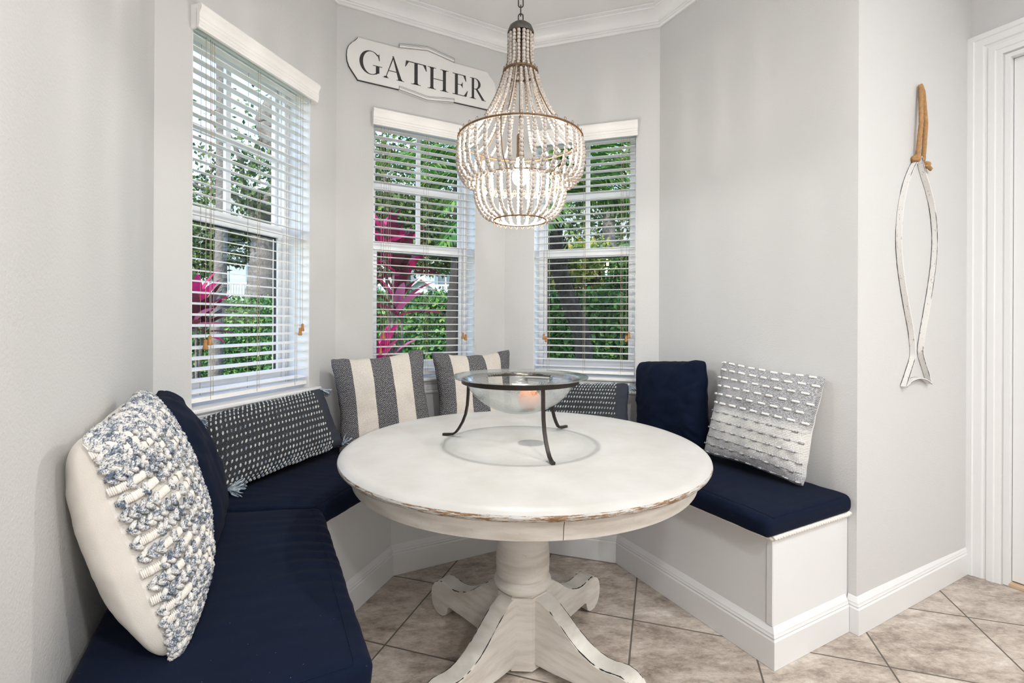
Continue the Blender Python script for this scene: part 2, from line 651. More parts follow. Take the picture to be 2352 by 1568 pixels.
def m_ombre():
    t = NT('ombre_weave')
    s = t.sep(t.uv())
    rows = t.math('SINE', t.math('MULTIPLY', s[1], 6.283 * 72))
    cols = t.math('SINE', t.math('MULTIPLY', s[0], 6.283 * 80))
    n1 = t.noise(t.scale(t.uv(), (60, 90, 1)), 1.0, 3, 0.7)
    k = t.math('ADD', t.math('MULTIPLY', t.math('MULTIPLY', rows, cols), 0.22), n1)
    g = t.ramp(k, [(0.28, (0.10, 0.105, 0.12)), (0.5, (0.36, 0.365, 0.385)), (0.72, (0.66, 0.66, 0.66))])
    w = t.ramp(k, [(0.3, (0.60, 0.585, 0.565)), (0.6, (0.76, 0.75, 0.73))])
    l = t.ramp(k, [(0.3, (0.30, 0.30, 0.33)), (0.55, (0.53, 0.53, 0.54)), (0.75, (0.68, 0.67, 0.67))])
    c = t.mix(t.math('MULTIPLY', t.math('SUBTRACT', s[1], 0.46), 12.0, clamp=True), w, g)
    c = t.mix(t.math('MULTIPLY', t.math('SUBTRACT', 0.26, s[1]), 5.0, clamp=True), c, l)
    t.bsdf(c, 0.95, spec=0.15, bump=t.math('ADD', rows, cols), bstr=0.5, bdist=0.0015)
    return t.mat


M['ombre'] = m_ombre()


def m_bead():
    t = NT('whitewashed_bead')
    o = t.obj()
    f = t.noise(o, 90, 4, 0.6)
    c = t.ramp(f, [(0.3, (0.37, 0.325, 0.285)), (0.55, (0.53, 0.485, 0.445)), (0.75, (0.67, 0.64, 0.60))])
    b = t.bsdf(c, 0.8, spec=0.2, bump=f, bstr=0.2)
    return t.mat


M['bead'] = m_bead()
M['ring'] = simple('rusted_wire', (0.16, 0.10, 0.055), 0.6, metal=0.5, var=0.7, vs=90)


def m_emit(name, c, s):
    t = NT(name)
    e = t.n('ShaderNodeEmission')
    e.inputs[0].default_value = (*c, 1)
    e.inputs[1].default_value = s
    t.l(e.outputs[0], t.out.inputs[0])
    return t.mat


M['bulb'] = m_emit('bulb_glow', (1.0, 0.84, 0.60), 40)


def m_leaf(name, stops, trans=0.35, rough=0.45):
    t = NT(name)
    g = t.n('ShaderNodeNewGeometry')
    c = t.ramp(g.outputs['Random Per Island'], stops)
    b = t.n('ShaderNodeBsdfPrincipled')
    t.l(c, b.inputs['Base Color'])
    b.inputs['Roughness'].default_value = rough
    b.inputs['Specular IOR Level'].default_value = 0.35
    tr = t.n('ShaderNodeBsdfTranslucent')
    t.l(t.mix(0.5, c, (0.5, 0.75, 0.1), 'MULTIPLY'), tr.inputs[0])
    t.l(c, tr.inputs[0])
    mx = t.n('ShaderNodeMixShader')
    mx.inputs[0].default_value = trans
    t.l(b.outputs[0], mx.inputs[1])
    t.l(tr.outputs[0], mx.inputs[2])
    t.l(mx.outputs[0], t.out.inputs[0])
    return t.mat


M['hedge'] = m_leaf('hedge_leaf', [(0, (0.012, 0.05, 0.012)), (0.5, (0.03, 0.115, 0.022)), (0.85, (0.07, 0.20, 0.035)), (1, (0.20, 0.34, 0.06))], 0.2)
M['oak'] = m_leaf('oak_leaf', [(0, (0.02, 0.045, 0.014)), (0.5, (0.055, 0.11, 0.028)), (1, (0.20, 0.27, 0.07))], 0.35)
M['shrub'] = m_leaf('shrub_leaf', [(0, (0.05, 0.09, 0.015)), (0.5, (0.14, 0.22, 0.03)), (0.85, (0.36, 0.38, 0.06)), (1, (0.35, 0.12, 0.03))], 0.35)
M['frond'] = m_leaf('palm_leaf', [(0, (0.02, 0.08, 0.014)), (0.5, (0.06, 0.19, 0.025)), (1, (0.24, 0.36, 0.06))], 0.4)
M['ti'] = m_leaf('ti_leaf', [(0, (0.035, 0.012, 0.014)), (0.35, (0.14, 0.012, 0.04)), (0.6, (0.42, 0.01, 0.11)), (0.85, (0.60, 0.015, 0.18)), (1, (0.42, 0.16, 0.30))], 0.4)
M['bark'] = simple('bark', (0.13, 0.115, 0.10), 0.95, var=0.6, vs=14, bs=30, bstr=0.8, bdist=0.02)
M['palmbark'] = simple('palm_bark', (0.030, 0.024, 0.020), 0.95, var=0.7, vs=18, bs=40, bstr=0.8, bdist=0.02)
M['greybark'] = simple('pale_bark', (0.20, 0.195, 0.18), 0.95, var=0.75, vs=8, bs=30, bstr=0.6, bdist=0.01)
M['grass'] = simple('lawn', (0.065, 0.12, 0.04), 0.95, var=0.5, vs=30, bs=60, bstr=0.8, bdist=0.02)
M['stucco'] = simple('house_stucco', (0.30, 0.36, 0.335), 0.85)
M['shingle'] = simple('roof_shingle', (0.26, 0.27, 0.27), 0.9, var=0.2, vs=6)
M['hwhite'] = simple('house_trim', (0.50, 0.53, 0.52), 0.6)
M['hglass'] = simple('house_window', (0.08, 0.11, 0.12), 0.15)

# ------------------------------------------------------------------ room shell
CEIL = 3.0
TH = 0.20
TAN = math.tan(R(22.5))
OPEN = {'B': (0.14, 0.77), 'C': (0.195, 0.817), 'D': (0.191, 0.813)}
OZ0, OZ1 = 0.848, 2.372


def wall(name, w, s0, s1, m0, m1, top=CEIL + 0.1, opening=None, z_open=None):
    mb = MB()

    def piece(a, b, ma, mb_, z0, z1):
        mb.prism([(a, 0), (b, 0), (b + mb_, TH), (a - ma, TH)], z0, z1)
    if opening:
        a, b = opening
        z0, z1 = z_open
        piece(s0, a, m0, 0, 0, top)
        piece(b, s1, 0, m1, 0, top)
        if z0 > 0:
            piece(a, b, 0, 0, 0, z0)
        piece(a, b, 0, 0, z1, top)
    else:
        piece(s0, s1, m0, m1, 0, top)
    o = mb.build(name, M['wall'], smooth=0, mw=frame(w))
    return tag(o, kind='structure')


wm = TH * TAN
ROOM = 4.4
wall('wall_left', 'A', -ROOM, 0, TH, wm)
wall('wall_bay_left', 'B', 0, LB, wm, wm, opening=OPEN['B'], z_open=(OZ0, OZ1))
wall('wall_bay_center', 'C', 0, LC, wm, wm, opening=OPEN['C'], z_open=(OZ0, OZ1))
wall('wall_bay_right', 'D', 0, LD, wm, wm, opening=OPEN['D'], z_open=(OZ0, OZ1))
wall('wall_right', 'E', 0, LE, wm, -TH)
wall('wall_pillar', 'F', 0, LF, -TH, TH)
DOOR = (0.128, 0.95)
DOORTOP = 2.438
wall('wall_door', 'G', 0, ROOM, TH, TH, opening=DOOR, z_open=(0, DOORTOP))
A_end = AB - uE * ROOM
G_end = FG - uE * (ROOM - 0.0)
# back wall of the kitchen, square to the side walls
bw = (G_end - A_end)
gl_len = bw.dot(uC)
WALL['K'] = (A_end + uC * gl_len, -uC)
wall('wall_back', 'K', 0, gl_len, TH, TH)

outline = [A_end, AB, BC, CD, DE, EF, FG, A_end + uC * gl_len]
ext = [p.copy() for p in outline]
mb = MB()
mb.prism([(p.x, p.y) for p in outline], -0.08, 0.0)
tag(mb.build('floor', M['floor'], smooth=0), kind='structure')
mb = MB()
mb.prism([(p.x, p.y) for p in outline], CEIL, CEIL + 0.1)
tag(mb.build('ceiling', M['ceil'], smooth=0), kind='structure')

# crown moulding
prof = [(0.0005, 2.905), (0.012, 2.905), (0.017, 2.912), (0.017, 2.919), (0.012, 2.926), (0.014, 2.931), (0.022, 2.934), (0.026, 2.946), (0.036, 2.961),
        (0.052, 2.974), (0.070, 2.982), (0.076, 2.983), (0.077, 2.990), (0.098, 2.992), (0.100, 2.999), (0.0005, 2.999)]
mb = MB()
sweep(mb, [AB - uE * 3.0, AB, BC, CD, DE, EF, FG, FG - uE * 3.0], prof)
tag(mb.build('trim_1', M['white'], smooth=40), kind='structure')
BB = [(0.0005, 0.001), (0.016, 0.001), (0.016, 0.098), (0.0125, 0.104), (0.0145, 0.110), (0.0115, 0.116), (0.0115, 0.121), (0.0085, 0.126), (0.0045, 0.136), (0.001, 0.141), (0.0005, 0.141)]
mb = MB()
sweep(mb, [EF + uE * 0.029, EF, FG - uC * 0.0], BB)
tag(mb.build('baseboard_right', M['white'], smooth=30), kind='structure')

# ------------------------------------------------------------------ door in the right wall
dr = tag(empty('door_1', frame('G')), kind='structure')
mb = MB()
# casing profile: (distance from opening edge outward, protrusion)
CP = [(0.0, 0.0), (0.0, -0.010), (0.012, -0.014), (0.020, -0.014), (0.024, -0.019), (0.046, -0.021), (0.050, -0.016), (0.058, -0.016), (0.063, -0.024), (0.092, -0.026), (0.096, -0.032), (0.118, -0.032), (0.118, 0.0)]


def casing(mb, a, b, z1):
    P = len(CP)
    vs = []
    for (px, pz, sx, sz) in ((a, 0.0, -1, 0), (a, z1, -1, 1), (b, z1, 1, 1), (b, 0.0, 1, 0)):
        for d, y in CP:
            vs.append((px + sx * d, y - 0.0005, pz + sz * d + (0.001 if sz == 0 else 0)))
    fs = []
    for i in range(3):
        for k in range(P):
            l = (k + 1) % P
            fs.append((i * P + k, i * P + l, (i + 1) * P + l, (i + 1) * P + k))
    fs += [tuple(range(P)), tuple(3 * P + k for k in range(P))[::-1]]
    mb.add(vs, fs)


casing(mb, DOOR[0] - 0.004, DOOR[1] + 0.004, DOORTOP + 0.004)
mb.build('casing', M['white'], dr, 30)
mb = MB()
mb.box((DOOR[0] + 0.0005, 0.001, 0.002), (DOOR[0] + 0.02, TH, DOORTOP - 0.001))
mb.box((DOOR[1] - 0.02, 0.001, 0.002), (DOOR[1] - 0.0005, TH, DOORTOP - 0.001))
mb.box((DOOR[0] + 0.02, 0.001, DOORTOP - 0.02), (DOOR[1] - 0.02, TH, DOORTOP - 0.001))
mb.box((DOOR[0] + 0.02, 0.075, 0.002), (DOOR[0] + 0.032, 0.11, DOORTOP - 0.02))
mb.build('jamb', M['white'], dr, 0)
mb = MB()
mb.box((DOOR[0] + 0.022, 0.035, 0.02), (DOOR[1] - 0.022, 0.074, DOORTOP - 0.022))
for z0, z1 in ((0.25, 1.0), (1.12, 2.25)):
    for x0, x1 in ((DOOR[0] + 0.17, DOOR[0] + 0.39), (DOOR[0] + 0.45, DOOR[0] + 0.66)):
        mb.box((x0, 0.030, z0), (x1, 0.036, z1))
mb.build('door_slab', M['white'], dr, 0)
mb = MB()
mb.box((DOOR[0] + 0.02, 0.0, 0.0015), (DOOR[1] - 0.02, 0.11, 0.014))
mb.build('threshold', simple('oak_threshold', (0.55, 0.40, 0.26), 0.5), dr, 0)


# ------------------------------------------------------------------ windows
def window(idx, w):
    a, b = OPEN[w]
    root = tag(empty('window_%d' % idx, frame(w)), kind='structure')
    z0, z1 = OZ0 + 0.020, OZ1
    mb = MB()                                     # outer frame
    fw = 0.030
    ya, yb = 0.130, TH - 0.001
    e = 0.0005
    mb.box((a + e, ya, z0), (a + fw, yb, z1 - e))
    mb.box((b - fw, ya, z0), (b - e, yb, z1 - e))
    mb.box((a + fw, ya, z1 - 0.012), (b - fw, yb, z1 - e))
    mb.box((a + fw, ya, z0), (b - fw, yb, z0 + 0.035))
    mb.box((a + fw, 0.150, z0 + 0.035), (a + fw + 0.006, 0.156, z1 - 0.012))
    mb.box((b - fw - 0.006, 0.150, z0 + 0.035), (b - fw, 0.156, z1 - 0.012))
    mb.build('window_frame', M['vinyl'], root, 0)
    mb = MB()
    lt = 0.003
    mb.box((a + e, 0.0, z0), (a + lt, 0.1295, z1 - e))
    mb.box((b - lt, 0.0, z0), (b - e, 0.1295, z1 - e))
    mb.box((a + lt, 0.0, z1 - lt), (b - lt, 0.1295, z1 - e))
    mb.build('bright_reveal_lining', M['white'], root, 0)  # white lining added to the reveal, daylight brightness put into its colour

    def sash(name, y0, y1, za, zb, st, rb, rt, mat):
        m = MB()
        la, lb = a + fw + 0.001, b - fw - 0.001
        m.box((la, y0, za), (la + st, y1, zb))
        m.box((lb - st, y0, za), (lb, y1, zb))
        m.box((la + st, y0, za), (lb - st, y1, za + rb))
        m.box((la + st, y0, zb - rt), (lb - st, y1, zb))
        return m, la + st, lb - st, za + rb, zb - rt
    m, xa, xb, za, zb = sash('u', 0.172, 0.194, 1.625, z1 - 0.0125, 0.016, 0.045, 0.018, M['vinyl'])
    us = m.build('upper_sash', M['vinyl'], root, 0)
    g = MB()
    cx = (xa + xb) / 2
    zc = za + (zb - za) * 0.50
    g.box((cx - 0.013, 0.174, za), (cx + 0.013, 0.190, zb))
    g.box((xa, 0.175, zc - 0.015), (cx - 0.013, 0.190, zc + 0.015))
    g.box((cx + 0.013, 0.175, zc - 0.015), (xb, 0.190, zc + 0.015))
    g.build('muntin', M['vinyl'], us, 0)
    g = MB()
    g.add([(xa, 0.191, za), (xb, 0.191, za), (xb, 0.191, zb), (xa, 0.191, zb)], [(0, 1, 2, 3)])
    g.build('pane', M['pane'], us, 0)
    m, xa, xb, za, zb = sash('l', 0.145, 0.168, z0 + 0.036, 1.668, 0.022, 0.05, 0.058, M['vinyl'])
    m.box((a + fw + 0.001, 0.138, 1.612), (b - fw - 0.001, 0.145, 1.636))
    ls = m.build('lower_sash', M['vinyl'], root, 0)
    g = MB()
    q = 0.007
    g.box((xa, 0.158, za), (xa + q, 0.167, zb))
    g.box((xb - q, 0.158, za), (xb, 0.167, zb))
    g.box((xa + q, 0.158, za), (xb - q, 0.167, za + q * 0.6))
    g.box((xa + q, 0.158, zb - q), (xb - q, 0.167, zb))
    g.build('gasket', M['gasket'], ls, 0)
    g = MB()
    g.add([(xa, 0.164, za), (xb, 0.164, za), (xb, 0.164, zb), (xa, 0.164, zb)], [(0, 1, 2, 3)])
    g.build('pane', M['pane'], ls, 0)
    g = MB()
    g.box((cx - 0.03, 0.132, z0 + 0.08), (cx + 0.03, 0.145, z0 + 0.088))
    g.build('lift_handle', M['vinyl'], ls, 0)
    g = MB()                                      # stool and apron
    sp = [(-0.036, OZ0 + 0.004), (-0.040, OZ0 + 0.010), (-0.036, OZ0 + 0.018), (0.13, OZ0 + 0.0195), (0.13, OZ0 + 0.0005), (-0.0005, OZ0 + 0.0005), (-0.0005, OZ0), (-0.034, OZ0)]
    g.prism([(p[0], p[1]) for p in [(-0.034, OZ0), (-0.040, OZ0 + 0.006), (-0.040, OZ0 + 0.014), (-0.034, OZ0 + 0.0195), (-0.0005, OZ0 + 0.0195), (-0.0005, OZ0)]],
            a - 0.045, b + 0.045, lambda y, z, x: (x, y, z))
    g.box((a + 0.0005, -0.0005, OZ0 + 0.0005), (b - 0.0005, 0.13, OZ0 + 0.0195))
    ap = [(-0.0005, OZ0 - 0.075), (-0.010, OZ0 - 0.072), (-0.013, OZ0 - 0.062), (-0.010, OZ0 - 0.055), (-0.014, OZ0 - 0.05), (-0.016, OZ0 - 0.02), (-0.022, OZ0 - 0.012), (-0.024, OZ0), (-0.0005, OZ0)]
    g.prism(ap, a - 0.03, b + 0.03, lambda y, z, x: (x, y, z))
    g.build('window_sill', M['white'], root, 0)
    return root


for i, w in enumerate('BCD'):
    window(i + 1, w)


# ------------------------------------------------------------------ blinds
def blind(w, label, tilt, pulls):
    a, b = OPEN[w]
    root = tag(empty('window_blind', frame(w)), label, 'window blind', 'white slatted blinds in the bay windows')
    vp = [(0.0, 2.372), (-0.050, 2.372), (-0.054, 2.366), (-0.054, 2.356), (-0.048, 2.347), (-0.043, 2.335), (-0.043, 2.326), (-0.046, 2.324), (-0.043, 2.322), (-0.043, 2.310),
          (-0.046, 2.308), (-0.043, 2.306), (-0.043, 2.298), (-0.039, 2.293), (-0.039, 2.285), (-0.027, 2.285), (-0.027, 2.360), (0.0, 2.360)]
    mb = MB()
    mb.prism([(y - 0.001, z) for y, z in vp], a - 0.008, b + 0.008, lambda y, z, x: (x, y, z))
    mb.box((a - 0.008, -0.030, 2.285), (a - 0.002, -0.001, 2.360))
    mb.box((b + 0.002, -0.030, 2.285), (b + 0.008, -0.001, 2.360))
    mb.build('valance', M['blind'], root, 25)
    mb = MB()
    mb.box((a + 0.004, 0.004, 2.322), (b - 0.004, 0.056, 2.368))
    mb.build('headrail', M['blind'], root, 0)
    yc, hw = 0.034, 0.0255
    xa, xb = a + 0.008, b - 0.010
    mb = MB()
    z = 2.285
    zs = []
    while z > 0.925:
        zs.append(z)
        z -= 0.0425
    ct, st = math.cos(R(tilt)), math.sin(R(tilt))
    for k, z in enumerate(zs):
        pr = []
        n = 6
        for j in range(n + 1):
            q = -1 + 2 * j / n
            pr.append((q * hw, 0.0022 * (1 - q * q) + 0.0012))
        for j in range(n, -1, -1):
            q = -1 + 2 * j / n
            pr.append((q * hw, 0.0022 * (1 - q * q) - 0.0012))
        jz = random.uniform(-0.0012, 0.0012)
        pr = [(yc + y * ct - zz * st, z + jz + y * st + zz * ct) for y, zz in pr]
        mb.prism(pr, xa, xb, lambda y, zz, x: (x, y, zz))
    mb.build('slats', M['blind'], root, 30)
    mb = MB()
    mb.box((xa, yc - 0.026, 0.886), (xb, yc + 0.026, 0.903))
    mb.build('bottom_rail', M['blind'], root, 0)
    W_ = xb - xa
    for fx in (0.13, 0.5, 0.87):
        x = xa + W_ * fx
        mb = MB()
        for y in (yc - hw - 0.002, yc + hw + 0.002):
            mb.tube([(x, y, 2.29), (x, y, 1.6), (x, y, 0.89)], 0.0009, 4)
        mb.tube([(x + 0.012, yc - hw - 0.001, 2.29), (x + 0.012, yc - hw - 0.001, 0.905)], 0.0008, 4)
        mb.build('ladder_cord', M['cord'], root, 0)
    for (fx, zt) in pulls:
        x = xa + W_ * fx
        mb = MB()
        mb.tube([(x, -0.004, 2.288), (x, -0.006, 1.6), (x, -0.006, zt)], 0.0010, 4)
        c = mb.build('pull_cord', M['cord'], root, 0)
        mb = MB()
        mb.lathe([(0.0, 0.0), (0.0035, 0.0), (0.0065, -0.003), (0.0058, -0.012), (0.0075, -0.022), (0.0098, -0.032), (0.0085, -0.037), (0.0, -0.038)], 12, (x, -0.006, zt))
        mb.build('tassel', M['tassel'], c, 40)
    return root


blind('B', 'tall white slatted blind on the left bay window, nearest the camera', 9, [(0.075, 1.125), (0.105, 1.14), (0.90, 1.165), (0.925, 1.185)])
blind('C', 'white slatted blind on the middle bay window under the GATHER sign', 3, [(0.06, 1.05), (0.085, 1.135), (0.88, 1.13), (0.91, 1.12)])
blind('D', 'white slatted blind on the right bay window, partly behind the chandelier', 3, [(0.10, 1.125), (0.125, 1.11), (0.925, 1.12), (0.95, 1.14)])


# ------------------------------------------------------------------ banquette
def offcorner(i, d):
    """plan point at distance d from both walls at bay corner i (0 = A/B ... 3 = D/E)"""
    c = (AB, BC, CD, DE)[i]
    us = (uE, uB, uC, uD, -uE)
    n1, n2 = nrm(us[i]), nrm(us[i + 1])
    return c + (n1 + n2) / (1 + n1.dot(n2)) * d


A0 = AB - uE * 1.035
E0 = DE - uE * 1.012


def benchline(d):
    return [A0 + nrm(uE) * d] + [offcorner(i, d) for i in range(4)] + [E0 + nrm(-uE) * d]


BD = 0.462
bench = tag(empty('banquette_bench', loc=(CD.x - 0.2, CD.y - 0.6, 0)), 'white built-in corner bench wrapping the bay with navy seat cushions on it', 'bench')
bi = bench.matrix_world.inverted()
bench_off = Vector(bench.location)


def local(pts):
    return [p - bench_off for p in pts]


mb = MB()
ou, inn = local(benchline(0.003)), local(benchline(BD))
for i in range(5):
    q = [inn[i], inn[i + 1], ou[i + 1], ou[i]]
    mb.prism([(p.x, p.y) for p in q], 0.001, 0.428)
mb.build('seat_box', M['bench'], bench, 0)
mb = MB()
ou, inn = local(benchline(0.003)), local(benchline(BD + 0.006))
for i in range(5):
    q = [inn[i], inn[i + 1], ou[i + 1], ou[i]]
    mb.prism([(p.x, p.y) for p in q], 0.428, 0.447)
mb.build('seat_top', M['bench'], bench, 0)
mb = MB()
fl = benchline(BD)
path = local([E0 + nrm(-uE) * 0.003 * 0 + nrm(-uE) * 0.018, E0 + nrm(-uE) * BD])
front = local(fl)
# walk A end -> front -> E end, room on the right
sweep(mb, [A0 - bench_off + nrm(uE) * 0.006] + front + [E0 - bench_off + nrm(-uE) * 0.018], BB)
mb.build('baseboard', M['white'], bench, 30)
mb = MB()
mb.box((0, 0, 0), (0, 0, 0))
mb = MB()
cpst = front[-1]
e_u, e_n = -uE, nrm(-uE)
for (da, db, ua, ub) in ((0.0, 0.004, -0.022, -0.001),):
    q = [cpst + e_n * da + e_u * ua, cpst + e_n * da + e_u * ub, cpst + e_n * db + e_u * ub, cpst + e_n * db + e_u * ua]
    mb.prism([(p.x, p.y) for p in q], 0.142, 0.427)
mb.build('corner_strip', M['bench'], bench, 0)


def rope(mb, pts, r, rs, pitch, strands=2, step=0.004, n=6, mi=0):
    pts = [Vector(p) for p in pts]
    samp, acc = [], 0.0
    for i in range(len(pts) - 1):
        L = (pts[i + 1] - pts[i]).length
        k = max(2, int(L / step))
        t = (pts[i + 1] - pts[i]).normalized()
        for j in range(k):
            samp.append((pts[i].lerp(pts[i + 1], j / k), t, acc + L * j / k))
        acc += L
    samp.append((pts[-1], (pts[-1] - pts[-2]).normalized(), acc))
    for s in range(strands):
        pp = []
        for p, t, l in samp:
            x = t.cross(Vector((0.13, 0.05, 1)) if abs(t.z) < 0.9 else Vector((1, 0.2, 0))).normalized()
            y = t.cross(x)
            a = 2 * PI * (l / pitch + s / strands)
            pp.append(p + (x * math.cos(a) + y * math.sin(a)) * r)
        mb.tube(pp, rs, n, mi=mi)


mb = MB()
rl = local(benchline(BD + 0.012))
zz = Vector((0, 0, 0.456))
end1 = E0 - bench_off + nrm(-uE) * (BD + 0.012) - uE * 0.0
eb = E0 - bench_off + nrm(-uE) * 0.006 + (-uE) * 0.008
rp = [A0 - bench_off + nrm(uE) * 0.02 - uE * 0.008] + [rl[0] - uE * 0.008] + rl[1:-1] + [rl[-1] + (-uE) * 0.008, eb]
rope(mb, [p + zz for p in rp], 0.0056, 0.0068, 0.030)
mb.build('rope_trim', M['cotton'], bench, 180)


# ------------------------------------------------------------------ seat cushions
def cushion(label, bl, br, fr_, fl_, z0, z1, seed, folds=0.0):
    """bl, br = back left/right, fl_, fr_ = front left/right plan points (left/right seen from the room)"""
    base = (bl + br + fl_ + fr_) / 4
    root = tag(empty('seat_cushion', loc=(base.x, base.y, z0)), label, 'seat cushion', 'navy seat cushions on the bench')
    H = z1 - z0
    r = 0.022
    Lm = ((br - bl).length + (fr_ - fl_).length) / 2
    D = (fl_ - bl).length
    st = []
    nc = 5
    for i in range(nc):
        a = PI / 2 * i / nc
        st.append((r * (1 - math.sin(a)) / Lm, r * (1 - math.cos(a)) if False else 0, a))
    stations = []
    for i in range(nc + 1):
        a = PI / 2 * (1 - i / nc)
        stations.append((r * (1 - math.cos(PI / 2 - a)) if False else r * (1 - math.sin(PI / 2 - a)), r * (1 - math.cos(PI / 2 - a))))
    stations = [(r * (1 - math.cos(PI / 2 * i / nc)), r * (1 - math.sin(PI / 2 * i / nc))) for i in range(nc + 1)]
    # (distance along, inset) from the end: start inset r at distance 0
    body = [r + (Lm - 2 * r) * k / 70 for k in range(1, 70)]
    seq = [(x / Lm, ins) for x, ins in stations] + [(x / Lm, 0.0) for x in body] + [(1 - x / Lm, ins) for x, ins in reversed(stations)]
    # cross-section loop
    loop = []
    top = 36
    for i in range(nc + 1):
        a = PI - PI / 2 * i / nc
        loop.append((r + r * math.cos(a), H - r + r * math.sin(a)))
    for i in range(1, top):
        loop.append((r + (D - 2 * r) * i / top, H))
    for i in range(nc + 1):
        a = PI / 2 - PI / 2 * i / nc
        loop.append((D - r + r * math.cos(a), H - r + r * math.sin(a)))
    for i in range(nc + 1):
        a = -PI / 2 * i / nc
        loop.append((D - r + r * math.cos(a), r + r * math.sin(a)))
    for i in range(nc + 1):
        a = -PI / 2 - PI / 2 * i / nc
        loop.append((r + r * math.cos(a), r + r * math.sin(a)))
    P = len(loop)
    vs, fs = [], []
    for t, ins in seq:
        pb, pf = bl.lerp(br, t), fl_.lerp(fr_, t)
        for d, z in loop:
            dd = D / 2 + (d - D / 2) * (1 - 2 * ins / D)
            zz_ = H / 2 + (z - H / 2) * (1 - 2 * ins / H)
            q = pb.lerp(pf, dd / D)
            k = dd / D
            puff = 0.010 * (1 - (2 * k - 1) ** 4) * (1 - (2 * t - 1) ** 6)
            up = max(0, (zz_ / H - 0.5) * 2)
            w = noise.noise(Vector((t * 7 + seed, k * 5, 1.3))) * 0.003 + noise.noise(Vector((t * 26 + seed, k * 4, 7.3))) * 0.0022
            if folds:
                env = math.exp(-((1 - k) / 0.30) ** 2) * math.exp(-((t - 0.60) / 0.30) ** 2)
                ph = t * 30 + 1.2 * noise.noise(Vector((t * 4, k * 3, seed)))
                w += folds * env * (abs(math.sin(ph * PI / 2.2)) ** 0.5 - 0.5)
            zz_ += up * (puff + w)
            out = noise.noise(Vector((t * 14 + seed, zz_ * 30, k))) * 0.003
            dr_ = (pf - pb).normalized()
            if k > 0.9:
                q = q + dr_ * out
            vs.append((q.x - base.x, q.y - base.y, zz_))
    S = len(seq)
    for i in range(S - 1):
        for k in range(P):
            l = (k + 1) % P
            fs.append((i * P + k, i * P + l, (i + 1) * P + l, (i + 1) * P + k))
    fs.append(tuple(range(P)))
    fs.append(tuple((S - 1) * P + k for k in range(P))[::-1])
    mb = MB()
    mb.add(vs, fs)
    mb.build('cover', M['navy'], root, 60)
    # stitched seam round the top
    kk = nc
    fi = nc + top + nc // 2
    pts = []
    o1, o2 = 3, S - 4
    for i in range(o1, o2 + 1):
        pts.append(Vector(vs[i * P + nc + top - 1]) + Vector((0, 0, 0.0006)))
    for j in range(nc + top - 1, nc, -1):
        pts.append(Vector(vs[o2 * P + j]) + Vector((0, 0, 0.0006)))
    first = []
    for j in range(nc + 1, nc + top):
        first.append(Vector(vs[o1 * P + j]) + Vector((0, 0, 0.0006)))
    mb = MB()
    mb.tube(first + pts, 0.0011, 5)
    mb.build('seam', M['navy'], root, 180)
    return root


CB, CF = 0.010, 0.528
Z0C, Z1C = 0.4645, 0.533
cb = [offcorner(i, CB) for i in range(4)]
cf = [offcorner(i, CF) for i in range(4)]
aB, aF = A0 - uE * 0.05 + nrm(uE) * CB, A0 - uE * 0.05 + nrm(uE) * CF
eB, eF = E0 - uE * 0.025 + nrm(-uE) * CB, E0 - uE * 0.025 + nrm(-uE) * CF
g = 0.002
cushion('navy seat cushion on the left bench, nearest the camera, under the chunky knit pillow', aB, cb[0] - uE * g, cf[0] - uE * g, aF, Z0C, Z1C, 1.0, 0.011)
cushion('navy seat cushion below the left bay window', cb[0] + uB * g, cb[1] - uB * g, cf[1] - uB * g, cf[0] + uB * g, Z0C, Z1C, 5.0)
cushion('navy seat cushion below the middle bay window, behind the table', cb[1] + uC * g, cb[2] - uC * g, cf[2] - uC * g, cf[1] + uC * g, Z0C, Z1C, 9.0)
cushion('navy seat cushion below the right bay window, hidden behind the table', cb[2] + uD * g, cb[3] - uD * g, cf[3] - uD * g, cf[2] + uD * g, Z0C, Z1C, 13.0)
cushion('navy seat cushion on the right bench, under the grey and white tufted pillow', cb[3] - uE * g, eB, eF, cf[3] - uE * g, Z0C, Z1C, 17.0)


# ------------------------------------------------------------------ throw pillows
def pose(w, prm):
    x, y, z, yaw, lean, roll = prm
    p, u = WALL[w]
    n = nrm(u)
    rz = Matrix.Rotation(R(yaw), 3, 'Z')
    u, n = rz @ u, rz @ n
    L = R(lean)
    v = Z3 * math.cos(L) - n * math.sin(L)
    f = n * math.cos(L) + Z3 * math.sin(L)
    k = R(roll)
    u2 = u * math.cos(k) + v * math.sin(k)
    v2 = v * math.cos(k) - u * math.sin(k)
    m = Matrix(((u2.x, v2.x, f.x, x), (u2.y, v2.y, f.y, y), (u2.z, v2.z, f.z, z), (0, 0, 0, 1)))
    return m


def rnd(s_):
    return Vector((random.gauss(0, s_), random.gauss(0, s_), random.gauss(0, s_)))


